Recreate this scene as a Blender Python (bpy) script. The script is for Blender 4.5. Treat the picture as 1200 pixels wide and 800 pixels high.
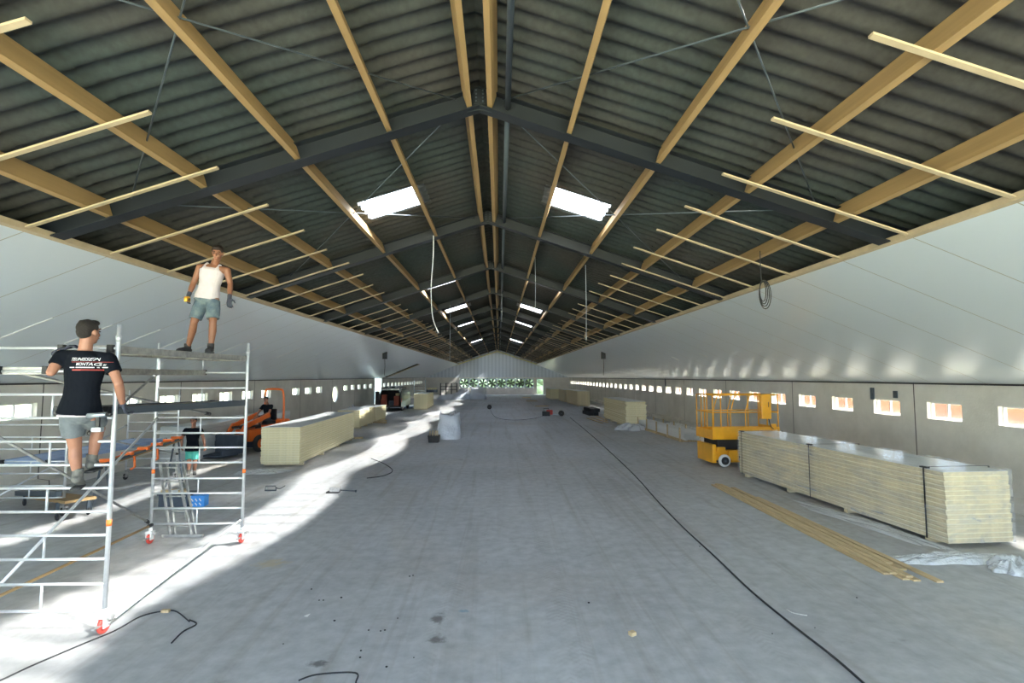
import bpy, bmesh, math, random
from mathutils import Vector, Matrix, Euler, Quaternion
random.seed(7)
R = math.radians
for o in list(bpy.data.objects): bpy.data.objects.remove(o)
S = bpy.context.scene
COL = S.collection

# ------------------------------------------------------------------ camera
PITCH, YAW, FPX, CZ = R(3.91), R(1.43), 600.0, 2.85
cd = bpy.data.cameras.new('camera'); cam = bpy.data.objects.new('camera', cd); COL.objects.link(cam)
cd.sensor_width = 36; cd.lens = 18; cd.clip_end = 500; cd.clip_start = 0.05
cam.location = (0, 0, CZ); cam.rotation_euler = (R(90)+PITCH, 0, -YAW)
S.camera = cam
CM = cam.rotation_euler.to_matrix()

# ------------------------------------------------------------------ world
w = bpy.data.worlds.new('world'); S.world = w; w.use_nodes = True
nt = w.node_tree; nt.nodes.clear()
wo = nt.nodes.new('ShaderNodeOutputWorld'); bg = nt.nodes.new('ShaderNodeBackground')
tc = nt.nodes.new('ShaderNodeTexCoord'); sx = nt.nodes.new('ShaderNodeSeparateXYZ'); cr = nt.nodes.new('ShaderNodeValToRGB')
nt.links.new(tc.outputs['Generated'], sx.inputs[0]); nt.links.new(sx.outputs['Z'], cr.inputs[0])
cr.color_ramp.elements[0].position = 0.0; cr.color_ramp.elements[0].color = (0.72, 0.86, 1.0, 1)
cr.color_ramp.elements[1].position = 0.7; cr.color_ramp.elements[1].color = (0.44, 0.66, 1.0, 1)
nt.links.new(cr.outputs[0], bg.inputs[0]); nt.links.new(bg.outputs[0], wo.inputs[0])
bg.inputs[1].default_value = 5.0

S.view_settings.view_transform = 'Standard'; S.view_settings.look = 'None'
S.view_settings.gamma = 1.0; S.view_settings.use_curve_mapping = False
S.view_settings.exposure = 0.33
S.cycles.max_bounces = 10; S.cycles.diffuse_bounces = 6; S.cycles.glossy_bounces = 4
S.cycles.transparent_max_bounces = 12; S.cycles.transmission_bounces = 4
S.cycles.sample_clamp_indirect = 6.0; S.cycles.use_denoising = True
S.cycles.caustics_reflective = False; S.cycles.caustics_refractive = False

# building numbers
XC, HW, HE = -0.3, 11.4, 6.17          # axis, half width, half distance between the edge boards
SL = 0.33                               # roof slope
HR = 4.05                               # underside of rafters at the ridge above the camera
BAY, Y0 = 5.7, 7.47
YB, YF = Y0-2*BAY, 82.0
WT = 2.69                               # top of the concrete wall
SKY_Y = [2.2, 10.9, 20.2, 27.9, 36.5, 43.6, 53.4, 66.0, 77.6]

# sunshine: the corrugated roof lights spread the sun along the building, so it arrives as a fan of directions
NS = 27
for i in range(NS):
    s = -8.0 + 16.0*i/(NS-1)
    dx = -6.3
    for _ in range(40):
        dx = (-0.429*math.sqrt(dx*dx+43.6+s*s)-2.07)/0.949
    d = Vector((dx, s, -6.6)).normalized()
    sl = bpy.data.lights.new('sun', 'SUN'); sl.energy = 6.5*(1.0 if abs(s) < 4.9 else 0.22); sl.angle = R(1.3); sl.color = (1.0, 0.95, 0.87)
    so = bpy.data.objects.new('sun', sl); COL.objects.link(so)
    so.rotation_euler = d.to_track_quat('-Z', 'Y').to_euler(); so.location = (20, 20+s*3, 40)
# sky sampled through the open gable end behind the camera
al = bpy.data.lights.new('gable_opening_daylight', 'AREA'); al.shape = 'RECTANGLE'; al.size = 22.4; al.size_y = 6.6
ao = bpy.data.objects.new('gable_opening_daylight', al); COL.objects.link(ao)
ao.location = (XC, YB-0.1, 3.3); ao.rotation_euler = (R(90), 0, 0); al.cycles.is_portal = True

# ------------------------------------------------------------------ pixel helpers (read positions off the photograph)
def ray(px, py): return CM @ Vector(((px-600)/FPX, -(py-400)/FPX, -1))
def onz(px, py, z=0.0):
    d = ray(px, py); t = (z-CZ)/d.z; return Vector((d.x*t, d.y*t, z))
def ony(px, py, y):
    d = ray(px, py); t = y/d.y; return Vector((d.x*t, y, CZ+d.z*t))

# ------------------------------------------------------------------ materials
def mat(name, col, rough=0.6, metal=0.0, var=0.0, scale=5.0, bump=0.0, bscale=None, col2=None, spec=0.5, coat=0.0, stretch=None):
    m = bpy.data.materials.new(name); m.use_nodes = True
    n = m.node_tree.nodes; l = m.node_tree.links; b = n['Principled BSDF']
    b.inputs['Roughness'].default_value = rough; b.inputs['Metallic'].default_value = metal
    b.inputs['Specular IOR Level'].default_value = spec; b.inputs['Coat Weight'].default_value = coat
    b.inputs['Base Color'].default_value = (*col, 1)
    if var or bump or col2:
        t = n.new('ShaderNodeTexCoord'); mp = n.new('ShaderNodeMapping'); l.new(t.outputs['Object'], mp.inputs[0])
        if stretch: mp.inputs['Scale'].default_value = stretch
        if var or col2:
            nz = n.new('ShaderNodeTexNoise'); nz.inputs['Scale'].default_value = scale; nz.inputs['Detail'].default_value = 7
            nz.inputs['Roughness'].default_value = 0.6
            l.new(mp.outputs[0], nz.inputs[0])
            r = n.new('ShaderNodeValToRGB'); l.new(nz.outputs[0], r.inputs[0])
            c2 = col2 if col2 else tuple(c*(1-var) for c in col)
            c1 = col if col2 else tuple(min(1, c*(1+var*0.6)) for c in col)
            r.color_ramp.elements[0].position = 0.35; r.color_ramp.elements[1].position = 0.65
            r.color_ramp.elements[0].color = (*c2, 1); r.color_ramp.elements[1].color = (*c1, 1)
            l.new(r.outputs[0], b.inputs['Base Color'])
        if bump:
            n2 = n.new('ShaderNodeTexNoise'); n2.inputs['Scale'].default_value = bscale or scale*4; n2.inputs['Detail'].default_value = 5
            l.new(mp.outputs[0], n2.inputs[0]); bp = n.new('ShaderNodeBump'); bp.inputs['Strength'].default_value = bump
            bp.inputs['Distance'].default_value = 0.02
            l.new(n2.outputs[0], bp.inputs['Height']); l.new(bp.outputs[0], b.inputs['Normal'])
    return m
def film_mat(name, alpha=0.3, col=(0.9, 0.93, 0.95), rough=0.12, bumps=0.6, bs=9):
    m = bpy.data.materials.new(name); m.use_nodes = True; n = m.node_tree.nodes; l = m.node_tree.links
    b = n['Principled BSDF']; b.inputs['Base Color'].default_value = (*col, 1); b.inputs['Roughness'].default_value = rough
    b.inputs['Alpha'].default_value = alpha; b.inputs['Specular IOR Level'].default_value = 0.9; b.inputs['Coat Weight'].default_value = 0.6
    t = n.new('ShaderNodeTexCoord'); nz = n.new('ShaderNodeTexNoise'); nz.inputs['Scale'].default_value = bs; nz.inputs['Detail'].default_value = 4
    nz.inputs['Distortion'].default_value = 1.2
    l.new(t.outputs['Object'], nz.inputs[0]); bp = n.new('ShaderNodeBump'); bp.inputs['Strength'].default_value = bumps; bp.inputs['Distance'].default_value = 0.05
    l.new(nz.outputs[0], bp.inputs['Height']); l.new(bp.outputs[0], b.inputs['Normal'])
    return m
M = {}
M['timber'] = mat('timber', (0.36, 0.235, 0.11), 0.62, var=0.16, scale=3, bump=0.1, stretch=(3, 0.5, 3), spec=0.3)
M['lath'] = mat('lath', (0.50, 0.40, 0.27), 0.65, var=0.12, scale=3, spec=0.3)
M['plank'] = mat('plank', (0.60, 0.46, 0.27), 0.7, var=0.2, scale=4, stretch=(6, 0.6, 6), spec=0.25)
M['steel'] = mat('dark_steel', (0.010, 0.014, 0.020), 0.5, var=0.15, scale=2)
M['strut'] = mat('strut_steel', (0.07, 0.09, 0.11), 0.5, metal=0.1)
M['galv'] = mat('galvanised', (0.45, 0.50, 0.55), 0.4, metal=0.8)
M['alu'] = mat('aluminium', (0.80, 0.82, 0.84), 0.36, metal=0.55, var=0.08, scale=9)
M['aludark'] = mat('worn_aluminium', (0.42, 0.42, 0.41), 0.45, metal=0.5, var=0.25, scale=12)
M['ply'] = mat('worn_ply', (0.30, 0.26, 0.22), 0.7, var=0.3, scale=9)
M['black'] = mat('black_plastic', (0.018, 0.018, 0.020), 0.5)
M['rubber'] = mat('rubber', (0.03, 0.03, 0.032), 0.75)
M['white'] = mat('white_plastic', (0.82, 0.82, 0.80), 0.4)
M['red'] = mat('red_plastic', (0.62, 0.07, 0.05), 0.45)
M['orange'] = mat('orange_paint', (0.85, 0.17, 0.025), 0.4, coat=0.2)
M['orangetape'] = mat('orange_tape', (0.95, 0.22, 0.04), 0.5)
M['yellow'] = mat('yellow_paint', (0.88, 0.42, 0.02), 0.38, coat=0.3, var=0.08, scale=4)
M['darkblue'] = mat('blue_grey_paint', (0.05, 0.07, 0.10), 0.5, var=0.2, scale=6)
M['blue'] = mat('blue_plastic', (0.05, 0.30, 0.80), 0.4)
M['bluegrey'] = mat('blue_grey_deck', (0.26, 0.36, 0.56), 0.5, var=0.2, scale=3)
M['foam'] = mat('foam', (0.80, 0.72, 0.47), 0.8, var=0.08, scale=14, spec=0.15)
M['foam2'] = mat('foam_dull', (0.66, 0.57, 0.38), 0.8, var=0.12, scale=10, spec=0.15)
M['skinpanel'] = mat('panel_sheet', (0.62, 0.65, 0.66), 0.3, metal=0.15)
M['skinedge'] = mat('panel_edge', (0.88, 0.82, 0.62), 0.5)
M['film'] = film_mat('wrap_film', 0.2, rough=0.15, bumps=0.55, bs=7)
_n = M['film'].node_tree.nodes; _l = M['film'].node_tree.links
_t = _n.new('ShaderNodeTexCoord'); _m = _n.new('ShaderNodeMapping'); _m.inputs['Scale'].default_value = (1, 0.35, 2.2); _l.new(_t.outputs['Object'], _m.inputs[0])
_q = _n.new('ShaderNodeTexNoise'); _q.inputs['Scale'].default_value = 2.6; _q.inputs['Detail'].default_value = 6; _q.inputs['Distortion'].default_value = 0.8; _l.new(_m.outputs[0], _q.inputs[0])
_r = _n.new('ShaderNodeMapRange'); _r.inputs[1].default_value = 0.42; _r.inputs[2].default_value = 0.72; _r.inputs[3].default_value = 0.04; _r.inputs[4].default_value = 0.34
_l.new(_q.outputs[0], _r.inputs[0]); _l.new(_r.outputs[0], _n['Principled BSDF'].inputs['Alpha'])
M['plastic'] = film_mat('loose_plastic', 0.75, (0.86, 0.89, 0.92), 0.16, 0.9, 14)
M['bag'] = film_mat('white_bag', 1.0, (0.66, 0.70, 0.77), 0.45, 1.0, 6)
M['skin'] = mat('skin', (0.36, 0.17, 0.11), 0.5, var=0.06, scale=20)
M['skintan'] = mat('tanned_skin', (0.27, 0.115, 0.065), 0.48, var=0.06, scale=20)
M['hair'] = mat('dark_hair', (0.012, 0.008, 0.006), 0.7, var=0.3, scale=60, bump=0.6, bscale=140)
M['hairbrown'] = mat('brown_hair', (0.028, 0.015, 0.009), 0.7, var=0.3, scale=60, bump=0.6, bscale=140)
M['tee'] = mat('navy_black_cloth', (0.007, 0.009, 0.014), 0.95, spec=0.1, bump=0.5, bscale=14)
M['whitecloth'] = mat('white_cloth', (0.62, 0.55, 0.59), 0.85, var=0.06, scale=9, bump=0.4, bscale=18)
M['greycloth'] = mat('grey_cloth', (0.14, 0.16, 0.175), 0.9, var=0.15, scale=16, bump=0.5, bscale=16)
M['denim'] = mat('washed_denim', (0.17, 0.215, 0.23), 0.9, col2=(0.07, 0.11, 0.16), scale=9, bump=0.5, bscale=18)
M['turq'] = mat('turquoise_cloth', (0.13, 0.62, 0.52), 0.85, bump=0.4, bscale=14)
M['glove'] = mat('glove_grey', (0.045, 0.05, 0.075), 0.8)
M['shoe'] = mat('shoe_grey', (0.15, 0.15, 0.14), 0.75, var=0.3, scale=24)
M['boot'] = mat('boot_dark', (0.035, 0.033, 0.033), 0.7)
M['eye'] = mat('eye', (0.03, 0.02, 0.02), 0.3)
M['lip'] = mat('lip', (0.38, 0.12, 0.09), 0.5)
M['brick'] = mat('orange_brick', (0.20, 0.072, 0.025), 0.9, col2=(0.15, 0.045, 0.022), scale=0.8)
M['green'] = mat('greenery', (0.045, 0.085, 0.05), 0.8, col2=(0.012, 0.03, 0.012), scale=6)
M['grass'] = mat('grass_ground', (0.30, 0.36, 0.18), 0.9, col2=(0.42, 0.38, 0.28), scale=0.6)
M['yfoam'] = mat('yellow_sealing_foam', (0.85, 0.78, 0.25), 0.8, var=0.25, scale=3)
M['shirtred'] = mat('print_red', (0.62, 0.10, 0.08), 0.7)
M['printwhite'] = mat('print_white', (0.85, 0.87, 0.90), 0.7)
M['vandark'] = mat('van_paint', (0.10, 0.14, 0.13), 0.3, coat=0.5)
M['vaninside'] = mat('van_lining', (0.03, 0.025, 0.025), 0.8)
M['rust'] = mat('red_brown', (0.30, 0.07, 0.04), 0.7)
M['glass'] = film_mat('window_glass', 0.10, (0.9, 0.95, 1), 0.02, 0.0)
M['cardboard'] = mat('cardboard', (0.55, 0.40, 0.24), 0.8, var=0.1)

# corrugated sheets: grey-brown fibre cement with greenish sheets
m = mat('fibre_cement', (0.19, 0.18, 0.165), 0.8, spec=0.3); M['roof'] = m
n = m.node_tree.nodes; l = m.node_tree.links; b = n['Principled BSDF']
t = n.new('ShaderNodeTexCoord')
n1 = n.new('ShaderNodeTexNoise'); n1.inputs['Scale'].default_value = 0.35; n1.inputs['Detail'].default_value = 3; l.new(t.outputs['Object'], n1.inputs[0])
n2 = n.new('ShaderNodeTexNoise'); n2.inputs['Scale'].default_value = 14; n2.inputs['Detail'].default_value = 8; l.new(t.outputs['Object'], n2.inputs[0])
r1 = n.new('ShaderNodeValToRGB'); l.new(n1.outputs[0], r1.inputs[0])
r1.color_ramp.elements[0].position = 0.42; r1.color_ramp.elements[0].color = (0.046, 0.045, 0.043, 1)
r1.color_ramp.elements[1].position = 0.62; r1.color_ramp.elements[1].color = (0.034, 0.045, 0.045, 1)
mx = n.new('ShaderNodeMixRGB'); mx.blend_type = 'OVERLAY'; mx.inputs[0].default_value = 0.5
l.new(r1.outputs[0], mx.inputs[1]); l.new(n2.outputs[0], mx.inputs[2]); l.new(mx.outputs[0], b.inputs['Base Color'])

# translucent roof light sheet
m = bpy.data.materials.new('roof_light_sheet'); m.use_nodes = True; M['rooflight'] = m
n = m.node_tree.nodes; l = m.node_tree.links; n.clear()
o_ = n.new('ShaderNodeOutputMaterial'); mx = n.new('ShaderNodeMixShader'); tr = n.new('ShaderNodeBsdfTransparent'); tl = n.new('ShaderNodeBsdfTranslucent')
tr.inputs[0].default_value = (0.92, 0.96, 1, 1); tl.inputs[0].default_value = (0.85, 0.9, 0.95, 1); mx.inputs[0].default_value = 0.3
l.new(tr.outputs[0], mx.inputs[1]); l.new(tl.outputs[0], mx.inputs[2]); l.new(mx.outputs[0], o_.inputs[0])

# white coated ceiling panels, joint every 1.475 m along the building
m = mat('coated_panels', (0.74, 0.80, 0.86), 0.28, metal=0.0, spec=1.0); M['ceilpanel'] = m
n = m.node_tree.nodes; l = m.node_tree.links; b = n['Principled BSDF']
t = n.new('ShaderNodeTexCoord'); sp = n.new('ShaderNodeSeparateXYZ'); l.new(t.outputs['Object'], sp.inputs[0])
a1 = n.new('ShaderNodeMath'); a1.operation = 'ADD'; a1.inputs[1].default_value = 100-7.02+0.01; l.new(sp.outputs['Y'], a1.inputs[0])
a2 = n.new('ShaderNodeMath'); a2.operation = 'MODULO'; a2.inputs[1].default_value = 1.475; l.new(a1.outputs[0], a2.inputs[0])
# 100 is not a multiple of the pitch: shift so that a joint falls at y = 7.02
a1.inputs[1].default_value = 68*1.475-7.02+0.008
a3 = n.new('ShaderNodeMath'); a3.operation = 'LESS_THAN'; a3.inputs[1].default_value = 0.016; l.new(a2.outputs[0], a3.inputs[0])
mx = n.new('ShaderNodeMixRGB'); mx.inputs[1].default_value = (0.74, 0.80, 0.86, 1); mx.inputs[2].default_value = (0.40, 0.36, 0.28, 1)
l.new(a3.outputs[0], mx.inputs[0]); l.new(mx.outputs[0], b.inputs['Base Color'])
mp = n.new('ShaderNodeMapping'); mp.inputs['Scale'].default_value = (0.5, 2.5, 0.5); l.new(t.outputs['Object'], mp.inputs[0])
nz = n.new('ShaderNodeTexNoise'); nz.inputs['Scale'].default_value = 0.8; l.new(mp.outputs[0], nz.inputs[0])
bp = n.new('ShaderNodeBump'); bp.inputs['Strength'].default_value = 0.25; bp.inputs['Distance'].default_value = 0.03
l.new(nz.outputs[0], bp.inputs['Height']); l.new(bp.outputs[0], b.inputs['Normal'])

# far gable: upright ribbed sheets
m = mat('ribbed_gable', (0.58, 0.63, 0.68), 0.4, metal=0.2); M['gable'] = m
n = m.node_tree.nodes; l = m.node_tree.links; b = n['Principled BSDF']
t = n.new('ShaderNodeTexCoord'); wv = n.new('ShaderNodeTexWave'); wv.inputs['Scale'].default_value = 0.55; wv.bands_direction = 'X'
l.new(t.outputs['Object'], wv.inputs[0]); r1 = n.new('ShaderNodeValToRGB'); l.new(wv.outputs['Fac'], r1.inputs[0])
r1.color_ramp.elements[0].color = (0.48, 0.53, 0.58, 1); r1.color_ramp.elements[1].color = (0.60, 0.65, 0.70, 1)
l.new(r1.outputs[0], b.inputs['Base Color'])

# concrete wall with joints each bay
def joint_mat(name, ca, cb, off):
    m = bpy.data.materials.new(name); m.use_nodes = True
    n = m.node_tree.nodes; l = m.node_tree.links; b = n['Principled BSDF']; b.inputs['Roughness'].default_value = 0.85
    t = n.new('ShaderNodeTexCoord')
    n1 = n.new('ShaderNodeTexNoise'); n1.inputs['Scale'].default_value = 0.7; n1.inputs['Detail'].default_value = 9; n1.inputs['Roughness'].default_value = 0.65
    l.new(t.outputs['Object'], n1.inputs[0])
    r = n.new('ShaderNodeValToRGB'); r.color_ramp.elements[0].position = 0.35; r.color_ramp.elements[1].position = 0.68
    r.color_ramp.elements[0].color = (*ca, 1); r.color_ramp.elements[1].color = (*cb, 1); l.new(n1.outputs[0], r.inputs[0])
    s = n.new('ShaderNodeSeparateXYZ'); l.new(t.outputs['Object'], s.inputs[0])
    a = n.new('ShaderNodeMath'); a.operation = 'ADD'; a.inputs[1].default_value = off; l.new(s.outputs['Y'], a.inputs[0])
    c = n.new('ShaderNodeMath'); c.operation = 'MODULO'; c.inputs[1].default_value = BAY; l.new(a.outputs[0], c.inputs[0])
    d = n.new('ShaderNodeMath'); d.operation = 'LESS_THAN'; d.inputs[1].default_value = 0.035; l.new(c.outputs[0], d.inputs[0])
    mx = n.new('ShaderNodeMixRGB'); l.new(d.outputs[0], mx.inputs[0]); l.new(r.outputs[0], mx.inputs[1]); mx.inputs[2].default_value = (0.12, 0.11, 0.10, 1)
    l.new(mx.outputs[0], b.inputs['Base Color'])
    n2 = n.new('ShaderNodeTexNoise'); n2.inputs['Scale'].default_value = 22; n2.inputs['Detail'].default_value = 6; l.new(t.outputs['Object'], n2.inputs[0])
    bp = n.new('ShaderNodeBump'); bp.inputs['Strength'].default_value = 0.25; bp.inputs['Distance'].default_value = 0.02
    l.new(n2.outputs[0], bp.inputs['Height']); l.new(bp.outputs[0], b.inputs['Normal'])
    return m
M['wall'] = joint_mat('concrete_wall', (0.60, 0.57, 0.51), (0.76, 0.73, 0.67), 10*BAY-13.5+0.017)

# concrete floor: pale screed, drifts of dust, tyre tracks, oil marks
m = bpy.data.materials.new('screed_floor'); m.use_nodes = True; M['floor'] = m
n = m.node_tree.nodes; l = m.node_tree.links; b = n['Principled BSDF']; b.inputs['Roughness'].default_value = 0.62
b.inputs['Specular IOR Level'].default_value = 0.35
t = n.new('ShaderNodeTexCoord')
def noise(sc, det=6, stretch=None, dist=0.0):
    q = n.new('ShaderNodeTexNoise'); q.inputs['Scale'].default_value = sc; q.inputs['Detail'].default_value = det; q.inputs['Distortion'].default_value = dist
    q.inputs['Roughness'].default_value = 0.6
    if stretch:
        mm = n.new('ShaderNodeMapping'); mm.inputs['Scale'].default_value = stretch; l.new(t.outputs['Object'], mm.inputs[0]); l.new(mm.outputs[0], q.inputs[0])
    else: l.new(t.outputs['Object'], q.inputs[0])
    return q
def ramp(src, p0, c0, p1, c1):
    q = n.new('ShaderNodeValToRGB'); q.color_ramp.elements[0].position = p0; q.color_ramp.elements[1].position = p1
    q.color_ramp.elements[0].color = (*c0, 1); q.color_ramp.elements[1].color = (*c1, 1); l.new(src, q.inputs[0]); return q
def mixc(kind, fac, a, c):
    q = n.new('ShaderNodeMixRGB'); q.blend_type = kind
    if isinstance(fac, float): q.inputs[0].default_value = fac
    else: l.new(fac, q.inputs[0])
    l.new(a, q.inputs[1]); l.new(c, q.inputs[2]); return q.outputs[0]
base = ramp(noise(0.28, 7).outputs[0], 0.36, (0.41, 0.42, 0.43), 0.66, (0.50, 0.515, 0.53)).outputs[0]
warm = ramp(noise(0.22, 5, (1, 0.6, 1), 1.5).outputs[0], 0.5, (1, 1, 1), 0.72, (1.0, 0.93, 0.86)).outputs[0]
base = mixc('MULTIPLY', 1.0, base, warm)
fine = ramp(noise(5.0, 9).outputs[0], 0.3, (0.80, 0.80, 0.80), 0.7, (1.08, 1.08, 1.08)).outputs[0]
base = mixc('MULTIPLY', 1.0, base, fine)
trk = ramp(noise(1.0, 4, (3.5, 0.12, 1), 0.6).outputs[0], 0.52, (1, 1, 1), 0.68, (0.86, 0.83, 0.80)).outputs[0]
base = mixc('MULTIPLY', 1.0, base, trk)
spk = ramp(noise(1.7, 12, None, 0.3).outputs[0], 0.66, (1, 1, 1), 0.76, (0.62, 0.58, 0.54)).outputs[0]
base = mixc('MULTIPLY', 1.0, base, spk)
# tyre tread: a chevron track running up the hall on the right of the camera line
_s = n.new('ShaderNodeSeparateXYZ'); l.new(t.outputs['Object'], _s.inputs[0])
def mth(op, a_, b_=None):
    q = n.new('ShaderNodeMath'); q.operation = op
    for i_, v_ in enumerate((a_, b_)):
        if v_ is None: continue
        if isinstance(v_, (int, float)): q.inputs[i_].default_value = v_
        else: l.new(v_, q.inputs[i_])
    return q.outputs[0]
def track(x0, slope, wd, strength):
    global base
    u = mth('SUBTRACT', _s.outputs['X'], mth('ADD', mth('MULTIPLY', _s.outputs['Y'], slope), x0)); au = mth('ABSOLUTE', u)
    inside = mth('LESS_THAN', au, wd)
    chev = mth('GREATER_THAN', mth('SINE', mth('MULTIPLY', mth('ADD', _s.outputs['Y'], mth('MULTIPLY', au, 0.8)), 75.0)), 0.1)
    worn = ramp(noise(1.3, 5).outputs[0], 0.42, (0, 0, 0), 0.62, (1, 1, 1)).outputs[0]
    f_ = mth('MULTIPLY', mth('MULTIPLY', inside, chev), mth('MULTIPLY', worn, strength))
    cc = n.new('ShaderNodeRGB'); cc.outputs[0].default_value = (0.26, 0.25, 0.24, 1); base = mixc('MIX', f_, base, cc.outputs[0])
track(1.02, -0.03, 0.13, 0.30); track(0.62, 0.012, 0.13, 0.24); track(-1.3, 0.10, 0.12, 0.25); track(2.6, 0.05, 0.12, 0.2)
def spot(p, rx, ry, colr, strength):
    global base
    mm = n.new('ShaderNodeVectorMath'); mm.operation = 'SUBTRACT'; mm.inputs[1].default_value = (p.x, p.y, 0); l.new(t.outputs['Object'], mm.inputs[0])
    m2 = n.new('ShaderNodeVectorMath'); m2.operation = 'MULTIPLY'; m2.inputs[1].default_value = (1/rx, 1/ry, 0); l.new(mm.outputs[0], m2.inputs[0])
    ln = n.new('ShaderNodeVectorMath'); ln.operation = 'LENGTH'; l.new(m2.outputs[0], ln.inputs[0])
    nn = noise(9, 8); ad = n.new('ShaderNodeMath'); ad.operation = 'MULTIPLY_ADD'; ad.inputs[1].default_value = 2.6; l.new(nn.outputs[0], ad.inputs[0])
    sb = n.new('ShaderNodeMath'); sb.operation = 'SUBTRACT'; l.new(ln.outputs['Value'], sb.inputs[0]); sb.inputs[1].default_value = 1.3
    l.new(sb.outputs[0], ad.inputs[2])
    rr = n.new('ShaderNodeValToRGB'); rr.color_ramp.elements[0].position = 0.35; rr.color_ramp.elements[1].position = 1.0
    rr.color_ramp.elements[0].color = (strength,)*3+(1,); rr.color_ramp.elements[1].color = (0, 0, 0, 1); l.new(ad.outputs[0], rr.inputs[0])
    cc = n.new('ShaderNodeRGB'); cc.outputs[0].default_value = (*colr, 1)
    base = mixc('MIX', rr.outputs[0], base, cc.outputs[0])
spot(onz(513, 725), 0.09, 0.16, (0.10, 0.09, 0.08), 0.75)
spot(onz(512, 748), 0.12, 0.10, (0.10, 0.09, 0.08), 0.75)
spot(onz(543, 716), 0.07, 0.05, (0.18, 0.30, 0.40), 0.7)
spot(onz(318, 660), 0.28, 0.22, (0.52, 0.42, 0.22), 0.55)
spot(onz(372, 778), 0.12, 0.07, (0.08, 0.08, 0.08), 0.8)
spot(onz(620, 685), 1.5, 0.8, (0.36, 0.30, 0.25), 0.16)
spot(onz(860, 520), 2.0, 2.0, (0.36, 0.29, 0.22), 0.2)
spot(onz(1010, 600), 1.6, 2.2, (0.34, 0.28, 0.22), 0.35)
spot(onz(250, 545), 1.0, 0.8, (0.45, 0.35, 0.22), 0.3)
l.new(base, b.inputs['Base Color'])
nb = noise(12, 8); bp = n.new('ShaderNodeBump'); bp.inputs['Strength'].default_value = 0.15; bp.inputs['Distance'].default_value = 0.01
l.new(nb.outputs[0], bp.inputs['Height']); l.new(bp.outputs[0], b.inputs['Normal'])

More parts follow.
